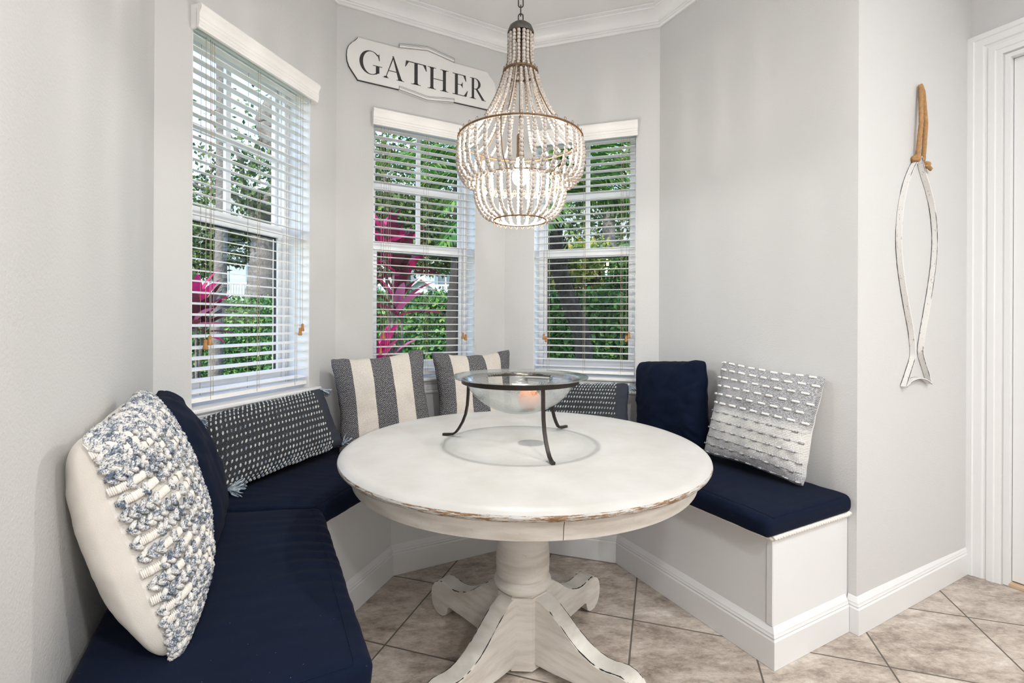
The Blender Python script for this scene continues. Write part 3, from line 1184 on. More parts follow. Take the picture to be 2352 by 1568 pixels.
class Pillow:
    def __init__(self, label, w, prm, W, H, T, front, back, pinch=0.09, seed=0.0, wr=0.004, power=0.42, n=44, nv=None, bulge=1.0, panel=True, group=None, sag=0.0, Tb=None):
        self.Tb = Tb or T
        self.W, self.H, self.T, self.pinch, self.seed, self.wr, self.power, self.sag = W, H, T, pinch, seed, wr, power, sag
        self.root = tag(empty('throw_pillow', pose(w, prm)), label, 'pillow', group)
        nv = nv or n

        def grid(sgn):
            vs, fs, uv = [], [], []
            for j in range(nv + 1):
                for i in range(n + 1):
                    u, v = -math.cos(PI * i / n), -math.cos(PI * j / nv)
                    u, v = 0.5 * u + 0.5 * (-1 + 2 * i / n), 0.5 * v + 0.5 * (-1 + 2 * j / nv)
                    vs.append(self.S(u, v, sgn))
                    uv.append(((u + 1) / 2 + 1e-6, (v + 1) / 2 + 1e-6))
            for j in range(nv):
                for i in range(n):
                    q = (j * (n + 1) + i, j * (n + 1) + i + 1, (j + 1) * (n + 1) + i + 1, (j + 1) * (n + 1) + i)
                    fs.append(q if sgn > 0 else q[::-1])
            return vs, fs, uv
        if panel:
            m = MB()
            m.add(*[grid(1)[k] for k in (0, 1)], 0, grid(1)[2])
            m.build('front_panel', front, self.root, 180)
            m = MB()
            m.add(*[grid(-1)[k] for k in (0, 1)], 0, grid(-1)[2])
            m.build('back_panel', back, self.root, 180)
        else:
            m = MB()
            a = grid(1)
            m.add(a[0], a[1], 0, a[2])
            a = grid(-1)
            m.add(a[0], a[1], 0, a[2])
            m.build('cover', front, self.root, 180)

    def S(self, u, v, sgn=1):
        p = self.pinch
        x = self.W / 2 * u * (1 - p * (1 - v * v) * u * u)
        y = self.H / 2 * v * (1 - p * (1 - u * u) * v * v)
        rc = 1 - 0.055 * (u * v) ** 6
        x *= rc
        y *= rc
        e = max(0.0, (1 - u * u)) * max(0.0, (1 - v * v))
        f = e ** self.power
        z = sgn * (self.T if sgn > 0 else self.Tb) / 2 * f
        s = self.seed
        if self.wr:
            w_ = noise.noise(Vector((u * 2.2 + s, v * 2.2, sgn * 3.0))) * 1.2 + noise.noise(Vector((u * 5 + s, v * 5 + 3, sgn))) * 0.6
            rad = math.atan2(v, u) * 9
            w_ += 1.3 * noise.noise(Vector((rad + s, u * u + v * v, sgn))) * (u * u + v * v) * 0.6
            z += sgn * self.wr * w_ * min(1, e * 6)
            x += 0.6 * self.wr * noise.noise(Vector((v * 5 + s, 0.3, 2.0))) * u ** 4
            y += 0.6 * self.wr * noise.noise(Vector((u * 5 + s, 5.3, 2.0))) * v ** 4
        # the lower half settles outward
        z += self.sag * sgn * (1 - (v + 1) / 2) * f
        return Vector((x, y, z))

    def SN(self, u, v):
        h = 0.01
        a = self.S(min(u + h, 0.999), v) - self.S(max(u - h, -0.999), v)
        b = self.S(u, min(v + h, 0.999)) - self.S(u, max(v - h, -0.999))
        nn = a.cross(b)
        return self.S(u, v), nn.normalized(), a.normalized(), b.normalized()

    def piping(self, r, mat):
        pts = []
        k = 28
        for i in range(k):
            pts.append(self.S(-1 + 2 * i / k, -1))
        for i in range(k):
            pts.append(self.S(1, -1 + 2 * i / k))
        for i in range(k):
            pts.append(self.S(1 - 2 * i / k, 1))
        for i in range(k):
            pts.append(self.S(-1, 1 - 2 * i / k))
        m = MB()
        m.tube(pts, r, 7, closed=True)
        m.build('piping', mat, self.root, 180)

    def tassels(self, mat, L=0.07, k=22):
        for (u, v, d0) in ((-1, -1, (0.75, -0.35, 0.75)), (1, -1, (0.8, 0.25, 0.5)), (1, 1, (0.75, -0.75, 0.25)), (-1, 1, (-0.25, -0.95, 0.45))):
            c = self.S(u, v)
            m = MB()
            d0 = Vector(d0).normalized()
            LL = L * (1.15 if (u, v) == (-1, -1) else 0.9)
            m.ball(c + d0 * 0.006, 0.009, 8, 5)
            for i in range(k):
                d = (d0 + rnd(0.32)).normalized()
                q = c + d0 * 0.008
                pts = []
                for t_ in range(6):
                    pts.append(q.copy())
                    q = q + (d + rnd(0.25)).normalized() * LL / 6 * random.uniform(0.85, 1.1)
                m.tube(pts, [0.0027] * 5 + [0.0018], 5)
            m.build('tassel', mat, self.root, 180)


# 1 chunky knit
PP = {
    1: ('A', (-0.815, 1.088, 0.775, -0.31, 15.7, 2.9)),
    2: ('A', (-0.996, 1.448, 0.757, 0.0, 21.0, 1.0)),
    3: ('B', (-1.007, 2.071, 0.715, -8.5, 25.5, 3.6)),
    4: ('C', (-0.663, 2.480, 0.798, -3.6, 10.8, 5.1)),
    5: ('C', (-0.205, 2.725, 0.792, -0.4, 12.6, 0.3)),
    6: ('D', (0.408, 2.748, 0.703, -0.7, 17.2, 1.5)),
    7: ('E', (0.842, 2.534, 0.778, 4.2, 4.4, 5.1)),
    8: ('E', (1.089, 2.098, 0.782, 7.0, 13.0, -4.5)),
}
p = Pillow('big chunky knit pillow in cream and slate blue, leaning on the left wall', *PP[1], 0.47, 0.47, 0.165, M['cream'], M['canvas'], pinch=0.05, seed=1.0, wr=0.004, power=0.38, Tb=0.215)
mb = MB()
NR, NC_ = 24, 25
for j in range(NR):
    v = math.sin(PI / 2 * (-0.97 + 1.94 * j / (NR - 1)) * 0.96)
    for i in range(NC_):
        u = math.sin(PI / 2 * 0.955 * (-1 + 2 * (i + (0.5 if j % 2 else 0.25)) / NC_))
        q, nn, du, dv = p.SN(u, v)
        wrap = noise.noise(Vector((u * 4.2 + j * 0.9, v * 2, 4.2))) > 0.12 and (i + j) % 3 != 0
        if not wrap:
            # plaited loop: two leaning strands
            for sg in (-1, 1):
                d = (du * 0.72 + dv * 0.75 * sg).normalized()
                c = q + nn * 0.0045 + dv * 0.0050 * sg
                L = 0.0125
                mb.tube([c - d * L, c - d * L * 0.55 + nn * 0.0035, c + nn * 0.0055, c + d * L * 0.55 + nn * 0.0035, c + d * L], [0.0022, 0.0048, 0.0056, 0.0048, 0.0022], 6, mi=0)
        else:
            c = q + nn * 0.004
            for k in range(6):
                cc = c + du * (k - 2.5) * 0.0031
                mb.tube([cc - dv * 0.0092, cc - dv * 0.0055 + nn * 0.0042, cc + dv * 0.0055 + nn * 0.0042, cc + dv * 0.0092], [0.0013, 0.0018, 0.0018, 0.0013], 5, mi=1)
mb.build('knit_stitches', [M['yarn'], M['cream']], p.root, 180)

p = Pillow('navy pillow wedged behind the chunky knit pillow in the left corner', *PP[2], 0.45, 0.46, 0.18, M['navy'], M['navy'], pinch=0.06, seed=5.0, wr=0.007, Tb=0.12, panel=False)
p.piping(0.0035, M['navy'])


def woven(label, key, W, H, T, seed):
    p = Pillow(label, *PP[key], W, H, T, M['weave'], M['canvas'], pinch=0.07, seed=seed, wr=0.006, n=60, nv=34)
    m = MB()
    nr, ncol = 17, 29
    for j in range(nr):
        v = math.sin(PI / 2 * 0.95 * (-1 + 2 * j / (nr - 1)))
        for i in range(ncol):
            u = -0.97 + 1.70 * (i + (0.5 if j % 2 else 0.0)) / ncol
            if u > 0.73:
                continue
            q, nn, du, dv = p.SN(u, v)
            s = random.uniform(0.85, 1.15)
            m.ball(q + nn * 0.0015, (0.0037 * s, 0.0036, 0.0072 * s), 7, 5, axis=(dv * 0.9 + du * 0.45))
    m.build('woven_stitches', M['fleck'], p.root, 180)
    p.tassels(M['tassy'])
    return p


woven('long dark navy woven pillow with white flecks and tassels below the left window', 3, 0.63, 0.31, 0.13, 9.0)
Pillow('grey and cream striped pillow in the rear left corner, beside the long tasselled pillow', *PP[4], 0.50, 0.49, 0.17, M['stripe'], M['stripe'], pinch=0.13, seed=12.0, wr=0.009, panel=False)
Pillow('grey and cream striped pillow below the middle window, partly hidden behind the glass bowl', *PP[5], 0.51, 0.51, 0.16, M['stripe'], M['stripe'], pinch=0.16, seed=22.0, wr=0.010, panel=False)
woven('dark navy woven pillow with white flecks below the right window, behind the glass bowl', 6, 0.54, 0.31, 0.12, 31.0)
p = Pillow('square navy pillow standing in the right corner beside the tufted pillow', *PP[7], 0.45, 0.44, 0.20, M['navy'], M['navy'], pinch=0.05, seed=41.0, wr=0.011, Tb=0.13, power=0.36, panel=False)
p.piping(0.0035, M['navy'])
p = Pillow('grey and white tufted pillow tilted against the right wall', *PP[8], 0.465, 0.465, 0.17, M['ombre'], M['linen'], pinch=0.09, seed=51.0, wr=0.009, Tb=0.15)
mw_, mg_ = MB(), MB()
for j in range(12):
    v = 0.95 - 1.88 * j / 11
    white = v > 0.07
    for i in range(9):
        u = -0.94 + 1.88 * (i + (0.5 if j % 2 else 0)) / 8.6
        if u > 0.97:
            continue
        q, nn, du, dv = p.SN(u, v)
        tgt = mw_ if white else mg_
        L = 0.012 if white else 0.010
        tgt = MB()
        for k in range(4):
            tgt.ball(q + nn * 0.003 + du * (k - 1.5) * L * 0.55, (0.0062, 0.0056, 0.0062) if white else (0.0044, 0.004, 0.0045), 7, 5)
        tgt.build('white_tuft' if white else 'grey_tuft', M['tuftw'] if white else M['tuftg'], p.root, 180)
    if not white:
        pts = []
        for i in range(41):
            u = -0.96 + 1.92 * i / 40
            q, nn, du, dv = p.SN(u, v)
            pts.append(q + nn * (0.0006 + 0.0008 * (i % 2)))
        mg_.tube(pts, 0.0011, 4)
mg_.build('stitched_lines', M['tuftg'], p.root, 180)

# ------------------------------------------------------------------ pedestal table
TC = Vector((0.042, 1.706, 0))
TZ = 0.77
table = tag(empty('pedestal_table', loc=TC), 'round distressed cream pedestal table in the middle of the nook', 'table')
RT = 0.624
top = MB()
pr = [(0.0, 0.0), (0.45, 0.0), (0.590, 0.0), (0.606, -0.001), (0.616, -0.005), (0.622, -0.010), (0.624, -0.016), (0.6225, -0.022), (0.618, -0.027), (0.611, -0.030), (0.602, -0.032), (0.0, -0.032)]
top.lathe(pr[::-1], 160, (0, 0, 0))
tt = top.build('tabletop', M['ttop'], table, 30)
tt.location = (0, 0, TZ)
spl = math.atan2(-0.6, 0.085)
for k in range(2):
    m = MB()
    ap = [(0.596, TZ - 0.0325), (0.586, TZ - 0.050), (0.580, TZ - 0.085), (0.578, TZ - 0.088), (0.556, TZ - 0.088), (0.556, TZ - 0.0325)]
    m.lathe(ap[::-1], 80, (0, 0, 0), spl + PI * k + 0.0018, spl + PI * (k + 1) - 0.0018)
    m.build('apron', M['pwood'], table, 30)
m = MB()
m.lathe([(0.0, 0.27), (0.094, 0.272), (0.101, 0.282), (0.101, 0.292), (0.094, 0.301), (0.088, 0.306), (0.088, 0.309), (0.092, 0.313), (0.0945, 0.322), (0.0935, 0.332), (0.0945, 0.338),
         (0.0955, 0.365), (0.093, 0.41), (0.088, 0.47), (0.083, 0.54), (0.081, 0.60), (0.083, 0.66), (0.087, TZ - 0.036), (0.0, TZ - 0.036)], 48)
m.build('column', M['pwood'], table, 40)
m = MB()
octr = 0.092
oc = [(octr * math.cos(R(22.5 + 45 * i)), octr * math.sin(R(22.5 + 45 * i))) for i in range(8)]
rot = R(-3)
oc = [(x * math.cos(rot) - y * math.sin(rot), x * math.sin(rot) + y * math.cos(rot)) for x, y in oc]
m.prism(oc, 0.016, 0.262)
m.prism([(x * 0.94, y * 0.94) for x, y in oc], 0.262, 0.2715)
m.build('post_block', M['pwood'], table, 20)
LEG = [(0.074, 0.258), (0.100, 0.256), (0.135, 0.240), (0.175, 0.212), (0.215, 0.181), (0.255, 0.156), (0.295, 0.141), (0.325, 0.136), (0.350, 0.137), (0.375, 0.142), (0.398, 0.145),
       (0.420, 0.141), (0.440, 0.128), (0.452, 0.108), (0.458, 0.082), (0.457, 0.056), (0.450, 0.032), (0.438, 0.014), (0.420, 0.003), (0.402, 0.002), (0.386, 0.008), (0.374, 0.020),
       (0.369, 0.036), (0.364, 0.048), (0.352, 0.052), (0.325, 0.050), (0.270, 0.046), (0.215, 0.040), (0.160, 0.034), (0.115, 0.032), (0.074, 0.030)]
TOPN = 16
hw = 0.033
for ang in (48, 139, 231, 320):
    a = R(ang)
    er, et = Vector((math.cos(a), math.sin(a), 0)), Vector((-math.sin(a), math.cos(a), 0))
    m = MB()
    n = len(LEG)
    bv = 0.005
    vs, fs = [], []
    cx_, cz_ = 0.27, 0.10
    for (tw, ins) in ((-hw, bv), (-hw + bv, 0), (hw - bv, 0), (hw, bv)):
        for i, (r_, z_) in enumerate(LEG):
            p0, p1 = LEG[i - 1] if i else LEG[0], LEG[(i + 1) % n] if i < n - 1 else LEG[-1]
            tx, tz = p1[0] - p0[0], p1[1] - p0[1]
            l_ = math.hypot(tx, tz) or 1
            nx, nz = tz / l_, -tx / l_      # inward for clockwise outline
            q = er * (r_ - nx * ins) + et * tw + Z3 * (z_ + nz * ins)
            vs.append(q)
    for k in range(3):
        for i in range(n):
            j = (i + 1) % n
            fs.append((k * n + i, k * n + j, (k + 1) * n + j, (k + 1) * n + i))
    fs.append(tuple(range(n))[::-1])
    fs.append(tuple(3 * n + i for i in range(n)))
    m.add(vs, fs, 0)
    # chipped dark wear along the top arrises
    for sd in (-1, 1):
        i = 2
        while i < TOPN - 1:
            ln = random.choice((1, 2, 3, 4))
            if random.random() < 0.85:
                pts = []
                for k in range(ln * 5 - 1):
                    f = min(i + k / 5, TOPN - 1.001)
                    i0 = int(f)
                    r_ = LEG[i0][0] + (LEG[i0 + 1][0] - LEG[i0][0]) * (f - i0)
                    z_ = LEG[i0][1] + (LEG[i0 + 1][1] - LEG[i0][1]) * (f - i0)
                    pts.append(er * r_ + et * sd * (hw - 0.0028) + Z3 * (z_ - 0.0022))
                m.tube(pts, [0.0003] + [random.uniform(0.0012, 0.0026) for _ in pts[2:]] + [0.0003], 5, mi=1)
            i += ln
    m.build('leg', [M['pwood'], M['gasket']], table, 30)

# ------------------------------------------------------------------ bowl on its stand
SC = Vector((0.030, 1.700, TZ))
stand = tag(empty('bowl_stand', loc=SC), 'black iron three-legged stand on the round table holding a glass bowl', 'stand')
RZ = 0.222
m = MB()
pts = [(0.203 * math.cos(2 * PI * i / 72), 0.203 * math.sin(2 * PI * i / 72), RZ) for i in range(72)]
m.tube(pts, 1.0, 4, closed=True, flat=(0.0045, 0.0075), up=(1, 0, 0))
m.build('ring', M['dark'], stand, 30)
for ang, rf in ((160, 0.306), (-70, 0.282), (52.5, 0.318)):
    a = R(ang)
    er, et = Vector((math.cos(a), math.sin(a), 0)), Vector((-math.sin(a), math.cos(a), 0))
    cv = [(0.200, RZ + 0.004), (0.202, RZ - 0.02), (0.203, RZ - 0.06), (0.206, RZ - 0.10), (0.213, RZ - 0.135), (0.225, RZ - 0.165), (0.240, RZ - 0.19), (0.252, RZ - 0.205), (0.264, RZ - 0.213), (rf - 0.012, 0.0052), (rf, 0.0044)]
    m = MB()
    m.tube([er * r_ + Z3 * z_ for r_, z_ in cv], [1] * 8 + [1.0, 1.1, 1.1], 4, flat=(0.0055, 0.0038), up=et)
    m.build('leg', M['dark'], stand, 50)
bowl = MB()
prof_in = [(0.0, 0.006), (0.03, 0.007), (0.065, 0.013), (0.10, 0.026), (0.13, 0.044), (0.158, 0.068), (0.178, 0.092), (0.190, 0.113), (0.197, 0.1245), (0.212, 0.1285), (0.238, 0.133)]
prof_out = [(0.240, 0.1315), (0.239, 0.1285), (0.212, 0.1235), (0.200, 0.1195), (0.194, 0.110), (0.182, 0.089), (0.161, 0.063), (0.133, 0.039), (0.102, 0.021), (0.066, 0.008), (0.03, 0.0015), (0.0, 0.0)]
bowl.lathe(prof_in + prof_out, 96)
bo = bowl.build('glass_bowl', M['bowl'], smooth=50)
bo.location = (SC.x, SC.y, TZ + RZ + 0.0075 - 0.1235)
tag(bo, 'clear seeded glass bowl with a wide rim resting on the black stand', 'bowl')
BZ = bo.location.z
m = MB()
m.ball((0, 0, 0.040), 0.040, 32, 20)
cd = m.build('ball_candle', M['candle'], smooth=180)
cd.location = (SC.x + 0.032, SC.y + 0.0, BZ + 0.0085)
tag(cd, 'orange ball candle lying inside the glass bowl', 'candle')

# ------------------------------------------------------------------ bead chandelier
CC = Vector((0.0266, 1.71, 1.5575))
ch = tag(empty('bead_chandelier', loc=CC), 'whitewashed wooden bead chandelier with rusty wire rings hanging over the table', 'chandelier')


def zc(h):
    return h - CC.z


rings = {'top': (0.046, zc(2.228)), 'waist': (0.060, zc(2.088)), 'main': (0.220, zc(1.846)), 'mid': (0.1555, zc(1.698)), 'bottom': (0.093, zc(1.5600))}


def ring_part(name, key, r, hooks=0, up=True, dn=True, offs=0.0):
    rr, z = rings[key]
    m = MB()
    m.tube([(rr * math.cos(2 * PI * i / 72), rr * math.sin(2 * PI * i / 72), z) for i in range(72)], r, 7, closed=True)
    for h in range(hooks):
        a = 2 * PI * (h + offs) / hooks
        er, et = Vector((math.cos(a), math.sin(a), 0)), Vector((-math.sin(a), math.cos(a), 0))
        for s in ([-1] if dn else []) + ([1] if up else []):
            c = er * (rr + 0.001) + Z3 * (z + s * 0.0075)
            m.tube([c + et * 0.0048 * math.cos(2 * PI * k / 12) + Z3 * 0.0052 * math.sin(2 * PI * k / 12) for k in range(12)], 0.0009, 4, closed=True)
    return m.build(name, M['ring'], ch, 180)


ring_part('main_ring', 'main', 0.0038, 36, True, True)
ring_part('middle_ring', 'mid', 0.0028, 26, True, True)
ring_part('bottom_ring', 'bottom', 0.0030, 26, False, True)
ring_part('waist_ring', 'waist', 0.0042, 20, True, True)
m = MB()
m.lathe([(0.0, zc(2.263)), (0.010, zc(2.263)), (0.028, zc(2.259)), (0.041, zc(2.248)), (0.0475, zc(2.230)), (0.0475, zc(2.222)), (0.045, zc(2.222)), (0.042, zc(2.236)), (0.0, zc(2.252))], 40)
m.build('crown_cap', M['tin'], ch, 50)


def curve(pts, n):
    """Catmull-Rom through (r, z) points"""
    P = [pts[0]] + list(pts) + [pts[-1]]
    out = []
    seg = len(pts) - 1
    for i in range(n + 1):
        t = i / n * seg
        k = min(int(t), seg - 1)
        f = t - k
        p0, p1, p2, p3 = [Vector(P[k + q]) for q in range(4)]
        out.append(0.5 * ((2 * p1) + (p2 - p0) * f + (2 * p0 - 5 * p1 + 4 * p2 - p3) * f * f + (3 * p1 - p0 - 3 * p2 + p3) * f ** 3))
    return out


def strand_mesh(pts, bead_r, squash=0.92):
    c = curve(pts, 160)
    L = [0.0]
    for i in range(1, len(c)):
        L.append(L[-1] + (c[i] - c[i - 1]).length)
    step = 2 * bead_r * squash
    nb = max(2, int(L[-1] / step))
    m = MB()
    for b in range(nb):
        t = (b + 0.5) / nb * L[-1]
        k = next(i for i in range(1, len(L)) if L[i] >= t)
        p = c[k]
        d = (c[k] - c[k - 1])
        rr = bead_r * random.uniform(0.93, 1.05)
        # drum shaped bead: four rings
        ax = Vector((d.x, 0, d.y)).normalized()
        x = ax.cross(Vector((0, 1, 0))).normalized()
        y = ax.cross(x)
        ctr = Vector((p.x, 0, p.y))
        h = L[-1] / nb * 0.5
        prf = [(-0.98 * h, 0.45), (-0.78 * h, 0.80), (-0.30 * h, 1.0), (0.30 * h, 1.0), (0.78 * h, 0.80), (0.98 * h, 0.45)]
        vs = []
        N = 9
        for (o_, q) in prf:
            for i in range(N):
                a = 2 * PI * i / N
                vs.append(ctr + ax * o_ + (x * math.cos(a) + y * math.sin(a)) * rr * q)
        fs = []
        for j in range(len(prf) - 1):
            for i in range(N):
                l = (i + 1) % N
                fs.append((j * N + i, j * N + l, (j + 1) * N + l, (j + 1) * N + i))
        fs += [tuple(range(N))[::-1], tuple((len(prf) - 1) * N + i for i in range(N))]
        m.add(vs, fs)
    return m


TIERS = [
    (16, 0.5, [(0.0425, zc(2.222)), (0.0420, zc(2.17)), (0.0430, zc(2.12)), (0.0500, zc(2.094))], 0.0066),
    (22, 0.5, [(0.0600, zc(2.078)), (0.0780, zc(2.02)), (0.1080, zc(1.955)), (0.1500, zc(1.890)), (0.2080, zc(1.853))], 0.0058),
    (36, 0.0, [(0.2205, zc(1.834)), (0.2240, zc(1.78)), (0.2170, zc(1.726)), (0.1940, zc(1.692)), (0.1640, zc(1.690))], 0.0070),
    (26, 0.5, [(0.1565, zc(1.687)), (0.1600, zc(1.655)), (0.1530, zc(1.62)), (0.1300, zc(1.580)), (0.0990, zc(1.563))], 0.0068),
]
for cnt, off, pts, br in TIERS:
    proto = None
    for i in range(cnt):
        if proto is None:
            proto = strand_mesh(pts, br).build('bead_strand', M['bead'], ch, 60)
            o = proto
        else:
            o = proto.copy()
            col.objects.link(o)
            o.parent = ch
        o.rotation_euler = (random.uniform(-0.004, 0.004), random.uniform(-0.004, 0.004), 2 * PI * (i + off) / cnt + random.uniform(-0.018, 0.018))
# wire ribs
RIB = [[(0.046, zc(2.226)), (0.046, zc(2.16)), (0.050, zc(2.11)), (0.061, zc(2.085)), (0.081, zc(2.02)), (0.112, zc(1.955)), (0.154, zc(1.890)), (0.219, zc(1.846))],
       [(0.219, zc(1.846)), (0.2185, zc(1.785)), (0.200, zc(1.730)), (0.1555, zc(1.698)), (0.1560, zc(1.65)), (0.140, zc(1.61)), (0.093, zc(1.560))]]
for k in range(6):
    a = 2 * PI * (k + 0.22) / 6
    m = MB()
    for rb in RIB:
        c = curve(rb, 40)
        m.tube([(p_.x * math.cos(a), p_.x * math.sin(a), p_.y) for p_ in c], 0.0019, 6)
    m.build('rib', M['ring'], ch, 180)
m = MB()
m.tube([(0, 0, zc(2.25)), (0, 0, zc(1.86))], 0.0045, 8)
m.build('stem', M['ring'], ch, 180)
m = MB()
m.lathe([(0.0, zc(1.868)), (0.010, zc(1.868)), (0.0125, zc(1.862)), (0.0125, zc(1.80)), (0.014, zc(1.796)), (0.014, zc(1.782)), (0.0, zc(1.782))], 20)
m.build('socket', M['ring'], ch, 40)
m = MB()
m.lathe([(0.0, zc(1.684)), (0.012, zc(1.686)), (0.022, zc(1.694)), (0.0275, zc(1.708)), (0.0275, zc(1.724)), (0.022, zc(1.744)), (0.0145, zc(1.765)), (0.0125, zc(1.781)), (0.0, zc(1.7815))], 24)
m.build('bulb', M['bulb'], ch, 180)
lamp('chandelier_light', 'POINT', 11, (CC.x, CC.y, 1.655), (1.0, 0.955, 0.90), 0.022)
# chain and canopy
m = MB()
z = 2.262
k = 0
while z < 2.985:
    L_, wd = 0.036, 0.0085
    pts = []
    for i in range(20):
        a = 2 * PI * i / 20
        x_ = wd * math.cos(a)
        zz_ = (L_ / 2 - wd) * (1 if math.sin(a) > 0 else -1) + wd * math.sin(a)
        q = (x_, 0, zz_) if k % 2 == 0 else (0, x_, zz_)
        pts.append((q[0], q[1], zc(z + L_ / 2) + q[2]))
    m.tube(pts, 0.0022, 6, closed=True)
    z += L_ - 0.0066
    k += 1
m.build('chain', M['chain'], ch, 180)
m = MB()
m.lathe([(0.0, zc(2.975)), (0.03, zc(2.977)), (0.055, zc(2.986)), (0.062, zc(2.996)), (0.062, zc(2.9995)), (0.0, zc(2.9995))], 32)
m.build('canopy', M['tin'], ch, 40)

# ------------------------------------------------------------------ GATHER sign
sg = tag(empty('wall_sign', frame('C') @ Matrix.Translation((0.498, -0.001, 2.637))), 'white wooden sign with curved ends reading GATHER above the middle window', 'sign')
X = lambda s: s - 0.498
Zs = lambda z: z - 2.637
halfL = [(0.108, 2.751), (0.103, 2.741), (0.092, 2.727), (0.076, 2.713), (0.060, 2.692), (0.052, 2.668), (0.050, 2.640), (0.053, 2.612), (0.062, 2.585), (0.078, 2.562), (0.094, 2.541), (0.104, 2.528), (0.108, 2.521)]
outl = [(X(s), Zs(z)) for s, z in halfL]
board = outl + [(X(0.335), Zs(2.520)), (X(0.5), Zs(2.497)), (X(0.662), Zs(2.520))] + [(-x, z) for x, z in reversed(outl)] + [(X(0.662), Zs(2.752)), (X(0.5), Zs(2.778)), (X(0.335), Zs(2.752))]
bfn = lambda x, z, y: (x, y, z)
m = MB()
m.prism(board, -0.0001, -0.014, bfn, 0)
bb = m.build('board', simple('sign_white', (0.76, 0.755, 0.74), 0.6, var=0.03, vs=30), sg, 0)
m = MB()
m.prism([(x * 1.006, z * 1.022) for x, z in board], 0.0, -0.0095, bfn, 0)
m.build('board_edge', M['gasket'], sg, 0)
for zt, zp, name in ((2.752, 2.779, 'top'), (2.513, 2.490, 'bottom')):
    h_ = 0.021
    m = MB()
    for part, (s0, s1) in enumerate(((0.334, 0.5), (0.5, 0.665))):
        za, zb = (zt, zp) if part == 0 else (zp, zt)
        m.prism([(X(s0), Zs(za)), (X(s1), Zs(zb)), (X(s1), Zs(zb) + h_), (X(s0), Zs(za) + h_)], 0.0, -0.022, bfn, 0)
        for e_ in (0.0, 0.0145, h_):
            m.tube([(X(s0), -0.0218, Zs(za) + e_), (X(s1), -0.0218, Zs(zb) + e_)], 0.0011, 4, mi=1)
        xe, ze = (X(s0), Zs(za)) if part == 0 else (X(s1), Zs(zb))
        m.tube([(xe, -0.0218, ze), (xe, -0.0218, ze + h_)], 0.0011, 4, mi=1)
    m.build('raised_trim', [bb.data.materials[0], M['gasket']], sg, 0)


def arc(cx, cy, rx, ry, a0, a1, n=26):
    return [(cx + rx * math.cos(R(a0 + (a1 - a0) * i / n)), cy + ry * math.sin(R(a0 + (a1 - a0) * i / n))) for i in range(n + 1)]


def rect(x0, y0, x1, y1):
    return [(x0, y0), (x1, y0), (x1, y1), (x0, y1)]


def strip(a, b):
    """list of quads between two polylines"""
    return [[a[i], a[i + 1], b[i + 1], b[i]] for i in range(len(a) - 1)]


def foot(xc, w_, y=0.0, up=1):
    return [[(xc - w_, y), (xc + w_, y), (xc + w_, y + 0.022 * up), (xc - w_, y + 0.022 * up)],
            [(xc - w_ * 0.62, y + 0.02 * up), (xc + w_ * 0.62, y + 0.02 * up), (xc + 0.07, y + 0.075 * up), (xc - 0.07, y + 0.075 * up)]]


GL = {
    'G': (0.92, strip(arc(0.45, 0.5, 0.44, 0.52, 44, 322), arc(0.475, 0.5, 0.325, 0.492, 44, 322)) + [[(0.735, 0.86), (0.79, 0.97), (0.81, 0.66), (0.785, 0.66)], rect(0.66, 0.10, 0.80, 0.40), rect(0.54, 0.395, 0.91, 0.42), [(0.66, 0.02), (0.80, 0.14), (0.80, 0.18), (0.66, 0.16)]]),
    'A': (0.98, [[(0.10, 0.02), (0.135, 0.02), (0.47, 0.92), (0.445, 1.0)], [(0.42, 1.03), (0.475, 1.03), (0.87, 0.02), (0.70, 0.02)], rect(0.22, 0.335, 0.64, 0.365)] + foot(0.12, 0.13) + foot(0.79, 0.18)),
    'T': (0.90, [rect(0.04, 0.965, 0.86, 1.0), [(0.03, 1.0), (0.0, 0.72), (0.025, 0.72), (0.15, 0.97)], [(0.87, 1.0), (0.90, 0.72), (0.875, 0.72), (0.75, 0.97)], rect(0.38, 0.02, 0.52, 0.98)] + foot(0.45, 0.20)),
    'H': (1.0, [rect(0.14, 0.02, 0.28, 0.98), rect(0.72, 0.02, 0.86, 0.98), rect(0.27, 0.475, 0.73, 0.505)] + foot(0.21, 0.19) + foot(0.79, 0.19) + foot(0.21, 0.19, 1.0, -1) + foot(0.79, 0.19, 1.0, -1)),
    'E': (0.78, [rect(0.14, 0.01, 0.28, 0.99), rect(0.03, 0.97, 0.66, 1.0), [(0.655, 1.0), (0.69, 0.72), (0.665, 0.72), (0.54, 0.97)], rect(0.27, 0.50, 0.50, 0.525), [(0.49, 0.38), (0.515, 0.38), (0.515, 0.64), (0.49, 0.64)], [(0.42, 0.525), (0.50, 0.60), (0.50, 0.42), (0.42, 0.50)],
                 rect(0.03, 0.0, 0.70, 0.03), [(0.70, 0.0), (0.77, 0.29), (0.745, 0.29), (0.58, 0.03)]]),
    'R': (0.98, [rect(0.14, 0.02, 0.28, 0.98), rect(0.03, 0.975, 0.36, 1.0), rect(0.27, 0.47, 0.40, 0.497)] + strip(arc(0.34, 0.735, 0.33, 0.265, 90, -90), arc(0.34, 0.735, 0.19, 0.238, 90, -90)) + [[(0.36, 0.49), (0.50, 0.49), (0.92, 0.02), (0.75, 0.02)], rect(0.73, 0.0, 1.0, 0.022)] + foot(0.21, 0.19)),
}
slots = [('G', 0.114, 0.240), ('A', 0.245, 0.364), ('T', 0.369, 0.496), ('H', 0.500, 0.633), ('E', 0.653, 0.757), ('R', 0.766, 0.874)]
for chr_, s0, s1 in slots:
    wd, polys = GL[chr_]
    m = MB()
    for q in polys:
        m.prism([(X(s0 + (s1 - s0) * x / wd), Zs(2.566) + 0.127 * y) for x, y in q], -0.0138, -0.0152, bfn)
    lo = m.build('letter_%s' % chr_.lower(), M['black'], sg, 0)

